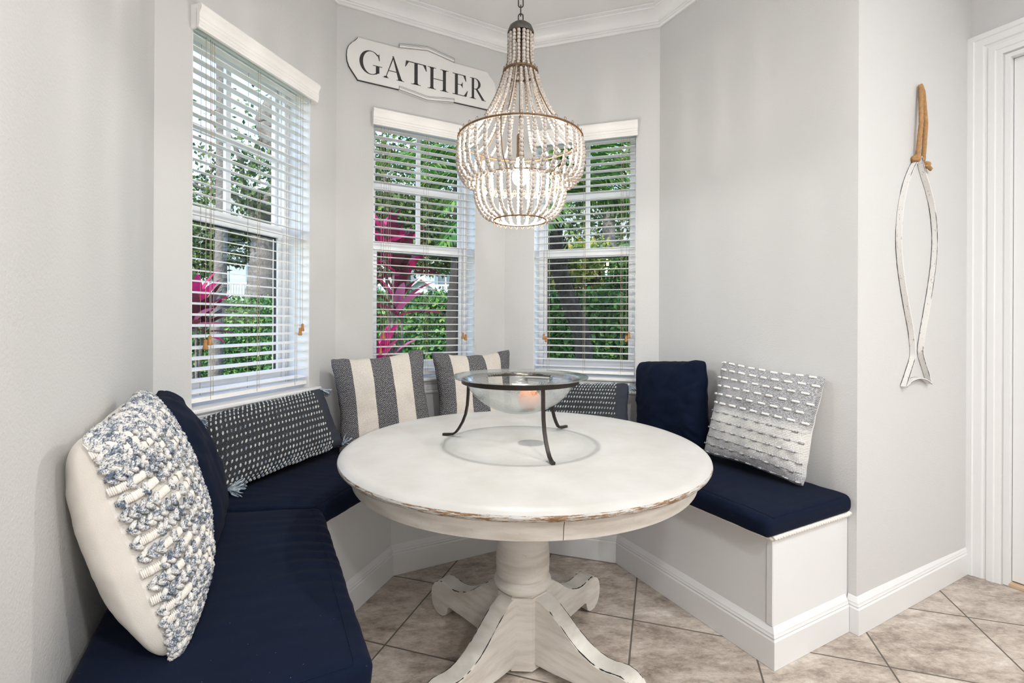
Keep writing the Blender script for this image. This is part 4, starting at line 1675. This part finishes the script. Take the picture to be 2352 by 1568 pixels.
# ------------------------------------------------------------------ fish wall hanging
fh = tag(empty('fish_wall_hanging', frame('F') @ Matrix.Translation((0.43, 0, 0.93))), 'white fish outline wall hanging looped on a jute rope on the right pillar', 'wall decor')
fx = lambda s: s - 0.43
fz = lambda z: z - 0.93
Lp = [(0.452, 1.912), (0.395, 1.865), (0.336, 1.778), (0.297, 1.67), (0.283, 1.567), (0.291, 1.465), (0.317, 1.364), (0.352, 1.262), (0.388, 1.166), (0.404, 1.085), (0.400, 1.052), (0.372, 1.005), (0.325, 0.936)]
Rp = [(0.452, 1.912), (0.483, 1.852), (0.539, 1.772), (0.577, 1.689), (0.596, 1.584), (0.588, 1.477), (0.561, 1.369), (0.525, 1.262), (0.491, 1.166), (0.470, 1.094), (0.474, 1.060), (0.506, 1.009), (0.552, 0.936)]
Tp = [(0.325, 0.936), (0.360, 0.952), (0.400, 0.962), (0.440, 0.965), (0.480, 0.961), (0.518, 0.951), (0.552, 0.936)]


def ribbon(name, pts, th=0.0055, depth=0.022):
    c = curve(pts, 80)
    m = MB()
    N = len(c)
    vs = []
    for i in range(N):
        t_ = (c[min(i + 1, N - 1)] - c[max(i - 1, 0)]).normalized()
        nx, nz = -t_.y, t_.x
        for (o_, y) in ((-th / 2, -0.002), (th / 2, -0.002), (th / 2, -depth), (-th / 2, -depth)):
            vs.append((fx(c[i].x) + nx * o_, y, fz(c[i].y) + nz * o_))
    fs = []
    for i in range(N - 1):
        for k in range(4):
            l = (k + 1) % 4
            fs.append((i * 4 + k, i * 4 + l, (i + 1) * 4 + l, (i + 1) * 4 + k))
    fs += [(0, 1, 2, 3), tuple((N - 1) * 4 + k for k in (3, 2, 1, 0))]
    m.add(vs, fs, 0)
    # dark chipped edges
    for e_ in (1, 3, 0):
        i = 0
        while i < N - 4:
            ln = random.randint(4, 16)
            if random.random() < 0.75:
                seg = [Vector(vs[min(k, N - 1) * 4 + e_]) for k in range(i, min(i + ln, N - 1) + 1)]
                if len(seg) > 2:
                    m.tube(seg, [0.0003] + [random.uniform(0.0006, 0.0013) for _ in seg[2:]] + [0.0003], 4, mi=1)
            i += ln
    return m.build(name, [M['fishw'], M['gasket']], fh, 30)


def m_fish():
    t = NT('worn_white_wood')
    o = t.obj()
    n1 = t.noise(t.scale(o, (8, 8, 1.2)), 26, 5, 0.75)
    c = t.mix(t.math('GREATER_THAN', n1, 0.63), (0.74, 0.73, 0.71), (0.10, 0.09, 0.08))
    t.bsdf(c, 0.7, spec=0.3, bump=n1, bstr=0.3)
    return t.mat


M['fishw'] = m_fish()
ribbon('left_side', Lp)
ribbon('right_side', Rp)
ribbon('tail_edge', Tp)
m = MB()
top = (fx(0.459), -0.012, fz(2.222))
kl, kr = (fx(0.426), -0.016, fz(1.905)), (fx(0.476), -0.016, fz(1.900))
m2 = [Vector(kl), Vector((fx(0.432), -0.026, fz(2.05))), Vector((fx(0.450), -0.018, fz(2.19))), Vector(top), Vector((fx(0.468), -0.018, fz(2.19))), Vector((fx(0.472), -0.026, fz(2.05))), Vector(kr)]
rope(m, m2, 0.0042, 0.0052, 0.020, 3, 0.003, 6)
m.build('hanging_rope', M['rope'], fh, 180)
for (c, tail) in (((fx(0.415), -0.016, fz(1.898)), None), ((fx(0.500), -0.016, fz(1.884)), (0.045, -0.012))):
    m = MB()
    for k in range(3):
        ax = Vector((math.cos(k * 1.1), 0.5 * math.sin(k * 2.0), math.sin(k * 1.1 + 0.4))).normalized()
        x_ = ax.orthogonal().normalized()
        y_ = ax.cross(x_)
        cc = Vector(c)
        m.tube([cc + ax * 0.004 * (k - 1) + (x_ * math.cos(2 * PI * i / 16) + y_ * math.sin(2 * PI * i / 16)) * 0.011 for i in range(16)], 0.0068, 7, closed=True)
    if tail:
        rope(m, [Vector(c), Vector(c) + Vector((tail[0] * 0.5, 0, tail[1] * 0.3)), Vector(c) + Vector((tail[0], 0, tail[1]))], 0.0038, 0.0048, 0.02, 3, 0.003, 6)
    m.build('knot', M['rope'], fh, 180)

# ------------------------------------------------------------------ garden outside
gz = -0.12
m = MB()
Rg = 60
hole = [outline[i] for i in range(1, 5)]
m.prism([(-70, -12), (70, -12), (70, 90), (-70, 90)], gz - 0.2, gz)
tag(m.build('ground', M['grass'], smooth=0), kind='structure')


def at(px, depth):
    return Vector(((px - 1176) / 1100 * depth, depth, 0))


def hgt(py, depth, px=1176):
    return CAM_H + (738 + 0.0043 * (px - 1176) - py) / 1100 * depth


def leaf(m, p, d, nrm_, L, w_, mi=0):
    s = d.cross(nrm_).normalized()
    up = s.cross(d).normalized()
    m.add([p, p + d * L * 0.5 + s * w_ + up * L * 0.06, p + d * L - up * L * 0.05, p + d * L * 0.5 - s * w_ + up * L * 0.06], [(0, 1, 2), (0, 2, 3)], mi)


def rnd_dir():
    while True:
        v = Vector((random.uniform(-1, 1), random.uniform(-1, 1), random.uniform(-1, 1)))
        if 0.05 < v.length < 1:
            return v.normalized()


def blob_leaves(m, c, rad, n, L, shell=0.55, wr=0.32):
    c = Vector(c)
    for _ in range(n):
        d = rnd_dir()
        k = (shell + (1 - shell) * random.random())
        k *= 0.8 + 0.35 * noise.noise(d * 2.5 + c)
        p = c + Vector((d.x * rad[0], d.y * rad[1], d.z * rad[2])) * k
        dd = (d * 0.6 + rnd_dir()).normalized()
        leaf(m, p, dd, rnd_dir(), L * random.uniform(0.6, 1.2), L * wr * random.uniform(0.8, 1.2))


# clipped hedge
m = MB()
HP = [Vector((-15, 12.5, 0)), Vector((-8.5, 11.2, 0)), Vector((-5.0, 10.4, 0)), Vector((-2.6, 8.3, 0)), Vector((-0.5, 7.4, 0)), Vector((2.5, 6.6, 0)), Vector((5, 6.6, 0))]
hd = tag(empty('hedge', loc=(HP[3].x, HP[3].y, gz)), 'clipped green broadleaf hedge seen low through all three windows', 'hedge')
core = MB()
off_ = Vector((HP[3].x, HP[3].y, gz))
for i in range(len(HP) - 1):
    a_, b_ = HP[i], HP[i + 1]
    u_ = (b_ - a_).normalized()
    n_ = nrm(u_)
    Ls = (b_ - a_).length
    ha, hb = (1.72, 1.66, 1.60, 1.55, 1.52, 1.48, 1.48)[i:i + 2]
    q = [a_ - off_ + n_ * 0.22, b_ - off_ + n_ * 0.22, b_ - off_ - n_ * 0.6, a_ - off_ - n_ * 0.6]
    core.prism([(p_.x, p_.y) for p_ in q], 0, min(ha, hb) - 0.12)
    cnt = int(Ls * (5200 if i in (2, 3, 4, 5) else 2200))
    for _ in range(cnt):
        t_ = random.random()
        hh = ha + (hb - ha) * t_
        if random.random() < 0.22:
            p_ = a_.lerp(b_, t_) + n_ * random.uniform(-0.6, 0.3) + Z3 * (hh - 0.1 + random.random() ** 2 * 0.22 * (1 + 0.7 * noise.noise(Vector((t_ * Ls * 2, i, 0)))))
            d0 = Z3
        else:
            p_ = a_.lerp(b_, t_) + n_ * (0.24 + 0.16 * random.random() + 0.06 * noise.noise(Vector((t_ * Ls * 3, random.random(), i)))) + Z3 * (random.random() * hh)
            d0 = n_
        p_ = p_ - off_ + Z3 * 0
        p_.z = p_.z
        leaf(m, Vector((p_.x, p_.y, p_.z + 0 - 0)), (d0 * 0.4 + Z3 * 0.25 + rnd_dir()).normalized(), d0 + rnd_dir() * 0.5, random.uniform(0.06, 0.11), random.uniform(0.02, 0.034))
for v_ in range(0):
    pass
core.build('shade_core', simple('hedge_shade', (0.012, 0.028, 0.010), 0.95, var=0.5, vs=8), hd, 0)  # solid core, shade inside the hedge put into its dark colour
m.v = [(x, y, z - gz * 0 if True else z) for x, y, z in m.v]
m.build('foliage', M['hedge'], hd, 0)


def limb(m, pts, r0, r1, n=10):
    c = [Vector(p_) for p_ in pts]
    k = len(c)
    out, rs = [], []
    seg = k - 1
    P = [c[0]] + c + [c[-1]]
    N = seg * 8
    for i in range(N + 1):
        t_ = i / N * seg
        q = min(int(t_), seg - 1)
        f = t_ - q
        p0, p1, p2, p3 = P[q:q + 4]
        pt = 0.5 * ((2 * p1) + (p2 - p0) * f + (2 * p0 - 5 * p1 + 4 * p2 - p3) * f * f + (3 * p1 - p0 - 3 * p2 + p3) * f ** 3)
        rr = r0 + (r1 - r0) * i / N
        out.append(pt + rnd_dir() * rr * 0.06)
        rs.append(rr * random.uniform(0.93, 1.07))
    m.tube(out, rs, n)


def tree(name, label, cat, base, trunk, branches, blobs, leafm, bark, L, group=None):
    root = tag(empty(name, loc=base), label, cat, group)
    b0 = Vector(base)
    m = MB()
    limb(m, [Vector(p_) - b0 for p_ in trunk[0]], trunk[1], trunk[2], 12)
    m.build('trunk', bark, root, 180)
    if branches:
        m = MB()
        for pts, r0, r1 in branches:
            limb(m, [Vector(p_) - b0 for p_ in pts], r0, r1, 7)
        m.build('branches', bark, root, 180)
    m = MB()
    for c, rad, n in blobs:
        blob_leaves(m, Vector(c) - b0, rad, n, L)
    m.build('foliage', leafm, root, 0)
    return root


def P3(px, py, d):
    q = at(px, d)
    return Vector((q.x, q.y, hgt(py, d, px)))


# oak behind the hedge, seen through the left window
D_ = 12.5
ob = at(598, D_)
brs, bls = [], []
for (x0, y0, x1, y1, r_) in ((598, 560, 560, 430, 0.16), (600, 540, 640, 420, 0.2), (600, 500, 520, 440, 0.12), (560, 430, 520, 300, 0.08), (640, 420, 620, 260, 0.1), (590, 470, 480, 380, 0.08), (640, 430, 720, 330, 0.1), (520, 440, 440, 420, 0.06)):
    a_, b_ = P3(x0, y0, D_), P3(x1, y1, D_ - 0.5)
    brs.append(([a_, a_.lerp(b_, 0.5) + rnd_dir() * 0.15, b_], r_, r_ * 0.5))
brs.append(([P3(680, 225, D_ - 0.6), P3(632, 248, D_ - 0.6), P3(612, 285, D_ - 0.6), P3(632, 325, D_ - 0.6), P3(690, 350, D_ - 0.6)], 0.26, 0.30))
for (px, py, s, n) in ((470, 450, 0.9, 420), (540, 470, 0.8, 380), (600, 420, 0.9, 420), (640, 480, 0.8, 420), (450, 380, 0.8, 160), (560, 360, 0.7, 150), (620, 340, 0.8, 150), (480, 540, 0.7, 900), (540, 570, 0.6, 700), (620, 550, 0.5, 500), (450, 600, 0.6, 800), (690, 400, 1.2, 700), (760, 480, 1.4, 900), (480, 250, 0.5, 26), (600, 230, 0.6, 40), (540, 290, 0.6, 40)):
    bls.append((P3(px, py, D_ - random.uniform(-1, 1.2)), (s * 1.3, s * 1.2, s), n))
tree('oak_tree', 'thick grey oak trunk with forked limbs beyond the hedge, seen through the left window', 'tree', (ob.x, ob.y, gz),
     ([Vector((ob.x, ob.y, gz)), P3(604, 680, D_), P3(610, 600, D_), P3(600, 520, D_), P3(585, 440, D_)], 0.52, 0.22), brs, bls, M['oak'], M['bark'], 0.15)
# broken limb with bark seen high in the left window
# dense trees behind the middle window
D_ = 12.0
ob = at(930, 13.0)
bls = []
for (px, py, s, n) in ((870, 360, 1.0, 420), (930, 330, 1.0, 330), (990, 360, 1.0, 330), (1040, 350, 0.9, 220), (900, 430, 1.1, 800), (970, 440, 1.1, 700), (1040, 430, 1.0, 600), (880, 510, 1.0, 1500), (950, 520, 1.0, 1500), (1030, 520, 1.0, 1500), (990, 580, 0.8, 1200), (1060, 590, 0.7, 900), (800, 450, 1.3, 1200), (820, 380, 1.2, 900), (900, 590, 0.7, 900)):
    bls.append((P3(px, py, 12.5 + random.uniform(-1.2, 1.2)), (s * 1.25, s * 1.2, s), n))
brs = [([P3(930, 560, 13), P3(900, 480, 12.6), P3(880, 400, 12.4)], 0.12, 0.05), ([P3(930, 560, 13), P3(980, 470, 12.8), P3(1010, 380, 12.5)], 0.12, 0.05)]
tree('oak_tree', 'leafy green tree filling the upper half of the middle window', 'tree', (ob.x, ob.y, gz),
     ([Vector((ob.x, ob.y, gz)), P3(925, 640, 13), P3(930, 560, 13)], 0.3, 0.16), brs, bls, M['oak'], M['bark'], 0.14)
# bushy small tree behind the right window
ob = at(1335, 8.2)
bls = []
for (px, py, s, n) in ((1310, 610, 0.45, 900), (1350, 600, 0.5, 1000), (1380, 630, 0.4, 700), (1330, 655, 0.4, 500), (1290, 640, 0.35, 400), (1370, 680, 0.3, 350), (1300, 690, 0.3, 300)):
    bls.append((P3(px, py, 8.2 + random.uniform(-0.4, 0.4)), (s * 1.3, s, s), n))
brs = [([P3(1335, 720, 8.2), P3(1310, 660, 8.1), P3(1290, 620, 8)], 0.035, 0.012), ([P3(1335, 720, 8.2), P3(1360, 660, 8.2), P3(1385, 620, 8.1)], 0.035, 0.012), ([P3(1335, 700, 8.2), P3(1335, 640, 8.0)], 0.03, 0.012)]
tree('small_tree', 'yellow-green bushy tree above the hedge in the right window', 'tree', (ob.x, ob.y, gz),
     ([Vector((ob.x, ob.y, gz)), P3(1333, 780, 8.2), P3(1335, 710, 8.2)], 0.05, 0.035), brs, bls, M['shrub'], M['bark'], 0.10)
ob = at(1435, 7.6)
bls = [(P3(1430, 640, 7.6), (0.35, 0.35, 0.5), 700), (P3(1445, 690, 7.6), (0.4, 0.35, 0.4), 700), (P3(1470, 620, 7.8), (0.5, 0.4, 0.6), 700), (P3(1410, 690, 7.5), (0.25, 0.25, 0.3), 300)]
tree('small_tree', 'dark green shrub at the right edge of the right window', 'shrub', (ob.x, ob.y, gz), ([Vector((ob.x, ob.y, gz)), P3(1436, 760, 7.6), P3(1437, 690, 7.6)], 0.05, 0.03), [], bls, M['hedge'], M['bark'], 0.13)
ob = at(1400, 14.0)
bls = [(P3(px, py, 14 + random.uniform(-1, 1)), (1.5, 1.3, 1.2), 500) for px, py in ((1260, 400), (1330, 380), (1400, 420), (1460, 400), (1300, 480), (1380, 500), (1450, 500), (1260, 540), (1420, 330))]
tree('oak_tree', 'large dark green tree far behind the palm in the right window', 'tree', (ob.x, ob.y, gz), ([Vector((ob.x, ob.y, gz)), P3(1402, 640, 14), P3(1395, 480, 14)], 0.3, 0.15), [], bls, M['oak'], M['bark'], 0.17)


def frond(m, base, d, L, droop, nl=34, wl=0.32, lw=0.014):
    d = d.normalized()
    side = d.cross(Z3)
    side = side.normalized() if side.length > 0.05 else Vector((1, 0, 0))
    pts = []
    q = Vector(base)
    dd = d.copy()
    N = 16
    for i in range(N + 1):
        pts.append(q.copy())
        q = q + dd * L / N
        dd = (dd + Vector((0, 0, -droop / N))).normalized()
    m.tube(pts, [0.012 * (1 - 0.85 * i / N) + 0.002 for i in range(N + 1)], 5)
    for i in range(nl):
        t_ = 0.12 + 0.88 * i / (nl - 1)
        k = min(int(t_ * N), N - 1)
        p_ = pts[k].lerp(pts[k + 1], t_ * N - k)
        tg = (pts[k + 1] - pts[k]).normalized()
        ll = wl * math.sin(PI * min(1, 0.15 + t_ * 0.8)) * random.uniform(0.85, 1.1)
        for s in (-1, 1):
            ld = (tg * 0.75 + side * s * 0.8 + Vector((0, 0, -0.25)) + rnd_dir() * 0.08).normalized()
            up = tg.cross(ld) * s
            e = ld * ll
            sd = up.cross(ld).normalized() * lw
            m.add([p_, p_ + e * 0.45 + sd - Z3 * ll * 0.02, p_ + e - Z3 * ll * 0.18, p_ + e * 0.45 - sd - Z3 * ll * 0.02], [(0, 1, 2, 3)])


# leaning palm in the right window
pb = P3(1356, 900, 5.6)
root = tag(empty('palm_tree', loc=(pb.x, pb.y, gz)), 'leaning dark palm with long green fronds close to the right window', 'palm tree')
b0 = Vector((pb.x, pb.y, gz))
m = MB()
ctr = [b0, P3(1338, 780, 5.6), P3(1306, 690, 5.6), P3(1285, 620, 5.6), P3(1272, 540, 5.6), P3(1266, 470, 5.6)]
limb(m, [q - b0 for q in ctr], 0.105, 0.085, 12)
for k in range(240):
    t_ = random.random()
    i = min(int(t_ * 5), 4)
    c = ctr[i].lerp(ctr[i + 1], t_ * 5 - i) - b0
    a = random.random() * 2 * PI
    o_ = Vector((math.cos(a), math.sin(a), 0))
    leaf(m, c + o_ * 0.085, (o_ * 0.5 + Z3).normalized(), o_, 0.12, 0.025)
m.build('trunk', M['palmbark'], root, 180)
m = MB()
hub = ctr[-1] - b0
for k in range(26):
    a = 2 * PI * k / 26 + random.uniform(-0.1, 0.1)
    el = random.choice((0.15, 0.5, 0.9, 1.3))
    frond(m, hub + Z3 * 0.05, Vector((math.cos(a), math.sin(a), el)), random.uniform(1.5, 2.1), random.uniform(1.0, 1.7), 46, 0.42, 0.016)
m.build('fronds', M['frond'], root, 0)
# second palm whose fronds hang over the middle window
for (px, top_y, d, lab, r_, bk) in ((1046, 560, 6.3, 'slim dark palm trunk at the right side of the middle window', 0.085, 'palmbark'), (503, 290, 6.0, 'slim pale palm trunk at the left side of the left window', 0.075, 'bark')):
    b0 = at(px - 8, d)
    b0.z = gz
    root = tag(empty('palm_tree', loc=b0), lab, 'palm tree')
    m = MB()
    tp = P3(px + 6, top_y - (160 if px > 900 else 420), d)
    limb(m, [Vector((0, 0, 0)), P3(px - 4, 700, d) - b0, P3(px + 4, 600, d) - b0, tp - b0], r_ * 1.15, r_ * 0.85, 12)
    m.build('trunk', M[bk], root, 180)
    m = MB()
    for k in range(14 if px > 900 else 0):
        a = 2 * PI * k / 14 + random.uniform(-0.15, 0.15)
        frond(m, tp - b0, Vector((math.cos(a), math.sin(a), random.uniform(0.2, 1.3))), random.uniform(1.0, 1.4), random.uniform(0.9, 1.6), 34, 0.3, 0.012)
    if px > 900:
        m.build('fronds', M['frond'], root, 0)


# pink ti plants
def ti_plant(label, base, stems, n, L):
    b0 = Vector(base)
    root = tag(empty('ti_plant', loc=b0), label, 'plant')
    m = MB()
    for tip in stems:
        t_ = Vector(tip) - b0
        limb(m, [Vector((0, 0, 0)), t_ * 0.5 + rnd_dir() * 0.03, t_], 0.016, 0.010, 7)
    m.build('stems', M['bark'], root, 180)
    m = MB()
    for tip in stems:
        t_ = Vector(tip) - b0
        for k in range(n):
            a = 2.4 * k + random.random()
            el = 2.6 - 2.6 * k / n
            d = Vector((math.cos(a), math.sin(a), el)).normalized()
            q = t_ - Z3 * 0.16 * (k / n)
            s = d.cross(Z3).normalized()
            vs, fs = [], []
            LL = L * random.uniform(0.75, 1.1)
            N = 8
            dd = d.copy()
            for i in range(N + 1):
                f = i / N
                w_ = 0.050 * (math.sin(PI * min(1, 0.12 + 0.88 * f)) ** 0.8) * LL / 0.4
                up = s.cross(dd).normalized()
                vs += [q + s * w_ + up * w_ * 0.35, q.copy(), q - s * w_ + up * w_ * 0.35]
                q = q + dd * LL / N
                dd = (dd - Z3 * 0.085).normalized()
            for i in range(N):
                for j in range(2):
                    fs.append((i * 3 + j, i * 3 + j + 1, (i + 1) * 3 + j + 1, (i + 1) * 3 + j))
            m.add(vs, fs)
    m.build('leaves', M['ti'], root, 180)


d = 4.1
ti_plant('tall ti plant with hot pink leaves right outside the middle window', (at(905, d).x, d, gz), [P3(880, 560, d), P3(905, 590, d - 0.05), P3(925, 600, d + 0.05), P3(912, 690, d), P3(870, 830, d - 0.1)], 15, 0.42)
d = 3.6
ti_plant('low ti plant with red leaves at the left edge of the left window', (at(445, d).x, d, gz), [P3(450, 700, d), P3(430, 730, d), P3(470, 720, d + 0.1)], 14, 0.30)
# fern-like palm clump low in the right window
d = 4.7
b0 = at(1420, d)
b0.z = gz
root = tag(empty('fern_clump', loc=b0), 'dark green feathery clump low in the right window', 'plant')
m = MB()
for k in range(46):
    a = random.random() * 2 * PI
    frond(m, Vector((random.uniform(-0.2, 0.2), random.uniform(-0.2, 0.2), 0.25)), Vector((math.cos(a), math.sin(a), random.uniform(0.5, 1.6))), random.uniform(0.7, 1.05), random.uniform(1.0, 2.0), 26, 0.17, 0.009)
m.build('fronds', M['frond'], root, 0)


# ------------------------------------------------------------------ neighbouring houses
def house(label, px0, px1, d, mirror=False, portico=None):
    a_, b_ = at(px0, d), at(px1, d)
    c = (a_ + b_) / 2
    wd = (b_ - a_).length
    c.z = gz
    root = tag(empty('house', loc=c), label, 'house', 'houses beyond the hedge')
    m = MB()
    m.box((-wd / 2, 1.6, 0), (wd / 2, 8, 6.6))
    m.build('wall', M['stucco'], root, 0)
    m = MB()
    m.prism([(-wd / 2 - 0.6, 6.6), (wd / 2 + 0.6, 6.6), (wd / 2 - 1.5, 9.0), (-wd / 2 + 1.5, 9.0)], 1.0, 8.6, lambda x, z, y: (x, y, z))
    m.build('roof', M['shingle'], root, 0)
    m = MB()
    m.box((-wd / 2, -0.2, 2.2), (wd / 2, 1.6, 2.5))
    m.build('balcony_floor', M['hwhite'], root, 0)
    m = MB()
    x = -wd / 2
    m.box((-wd / 2, -0.2, 3.35), (wd / 2, -0.1, 3.45))
    m.box((-wd / 2, -0.2, 2.55), (wd / 2, -0.1, 2.62))
    while x < wd / 2:
        m.box((x, -0.18, 2.6), (x + 0.05, -0.12, 3.36))
        x += 0.15
    m.build('balustrade', M['hwhite'], root, 0)
    k = int(wd / 2.4) + 1
    for i in range(k + 1):
        xx = -wd / 2 + 0.1 + (wd - 0.4) * i / k
        m = MB()
        m.box((xx, -0.2, 0), (xx + 0.28, 0.08, 6.6))
        m.build('column', M['hwhite'], root, 0)
    for i in range(k):
        xx = -wd / 2 + (wd) * (i + 0.5) / k
        for z_ in (0.9, 3.2):
            m = MB()
            m.box((xx - 0.55, 1.52, z_), (xx + 0.55, 1.6, z_ + 1.7))
            fr = m.build('window', M['hwhite'], root, 0)
            m = MB()
            for q in (-1, 1):
                m.box((xx + q * 0.26 - 0.22, 1.49, z_ + 0.1), (xx + q * 0.26 + 0.22, 1.53, z_ + 1.6))
            m.build('pane', M['hglass'], fr, 0)
    if portico:
        pc = at(portico, d)
        x0 = pc.x - c.x
        m = MB()
        m.prism([(x0 - 1.6, 2.35), (x0 + 1.6, 2.35), (x0, 3.55)], -2.2, -0.3, lambda x, z, y: (x, y, z))
        m.build('gable', M['stucco'], root, 0)
        m = MB()
        for s in (-1, 1):
            m.prism([(x0, 3.55), (x0 + s * 1.85, 2.16), (x0 + s * 1.85, 2.36), (x0, 3.75)], -2.5, -0.21, lambda x, z, y: (x, y, z))
        m.box((x0 - 1.7, -2.35, 2.15), (x0 + 1.7, -0.22, 2.35))
        m.build('gable_trim', M['hwhite'], root, 0)
        m = MB()
        m.prism([(x0 + 0.32 * math.cos(2 * PI * i / 20), 2.82 + 0.38 * math.sin(2 * PI * i / 20)) for i in range(20)], -2.28, -2.2, lambda x, z, y: (x, y, z))
        m.build('gable_vent', M['hwhite'], root, 20)
        m = MB()
        m.box((x0 - 1.5, -2.1, 0), (x0 + 1.5, -0.3, 2.15))
        m.build('porch_wall', M['stucco'], root, 0)


house('pale green house with a white balcony behind the oak, seen through the left window', 330, 690, 27)
house('pale green house with a small gabled porch, seen through the middle window', 790, 1150, 28, portico=985)
house('pale house glimpsed through the greenery of the right window', 1220, 1560, 30)
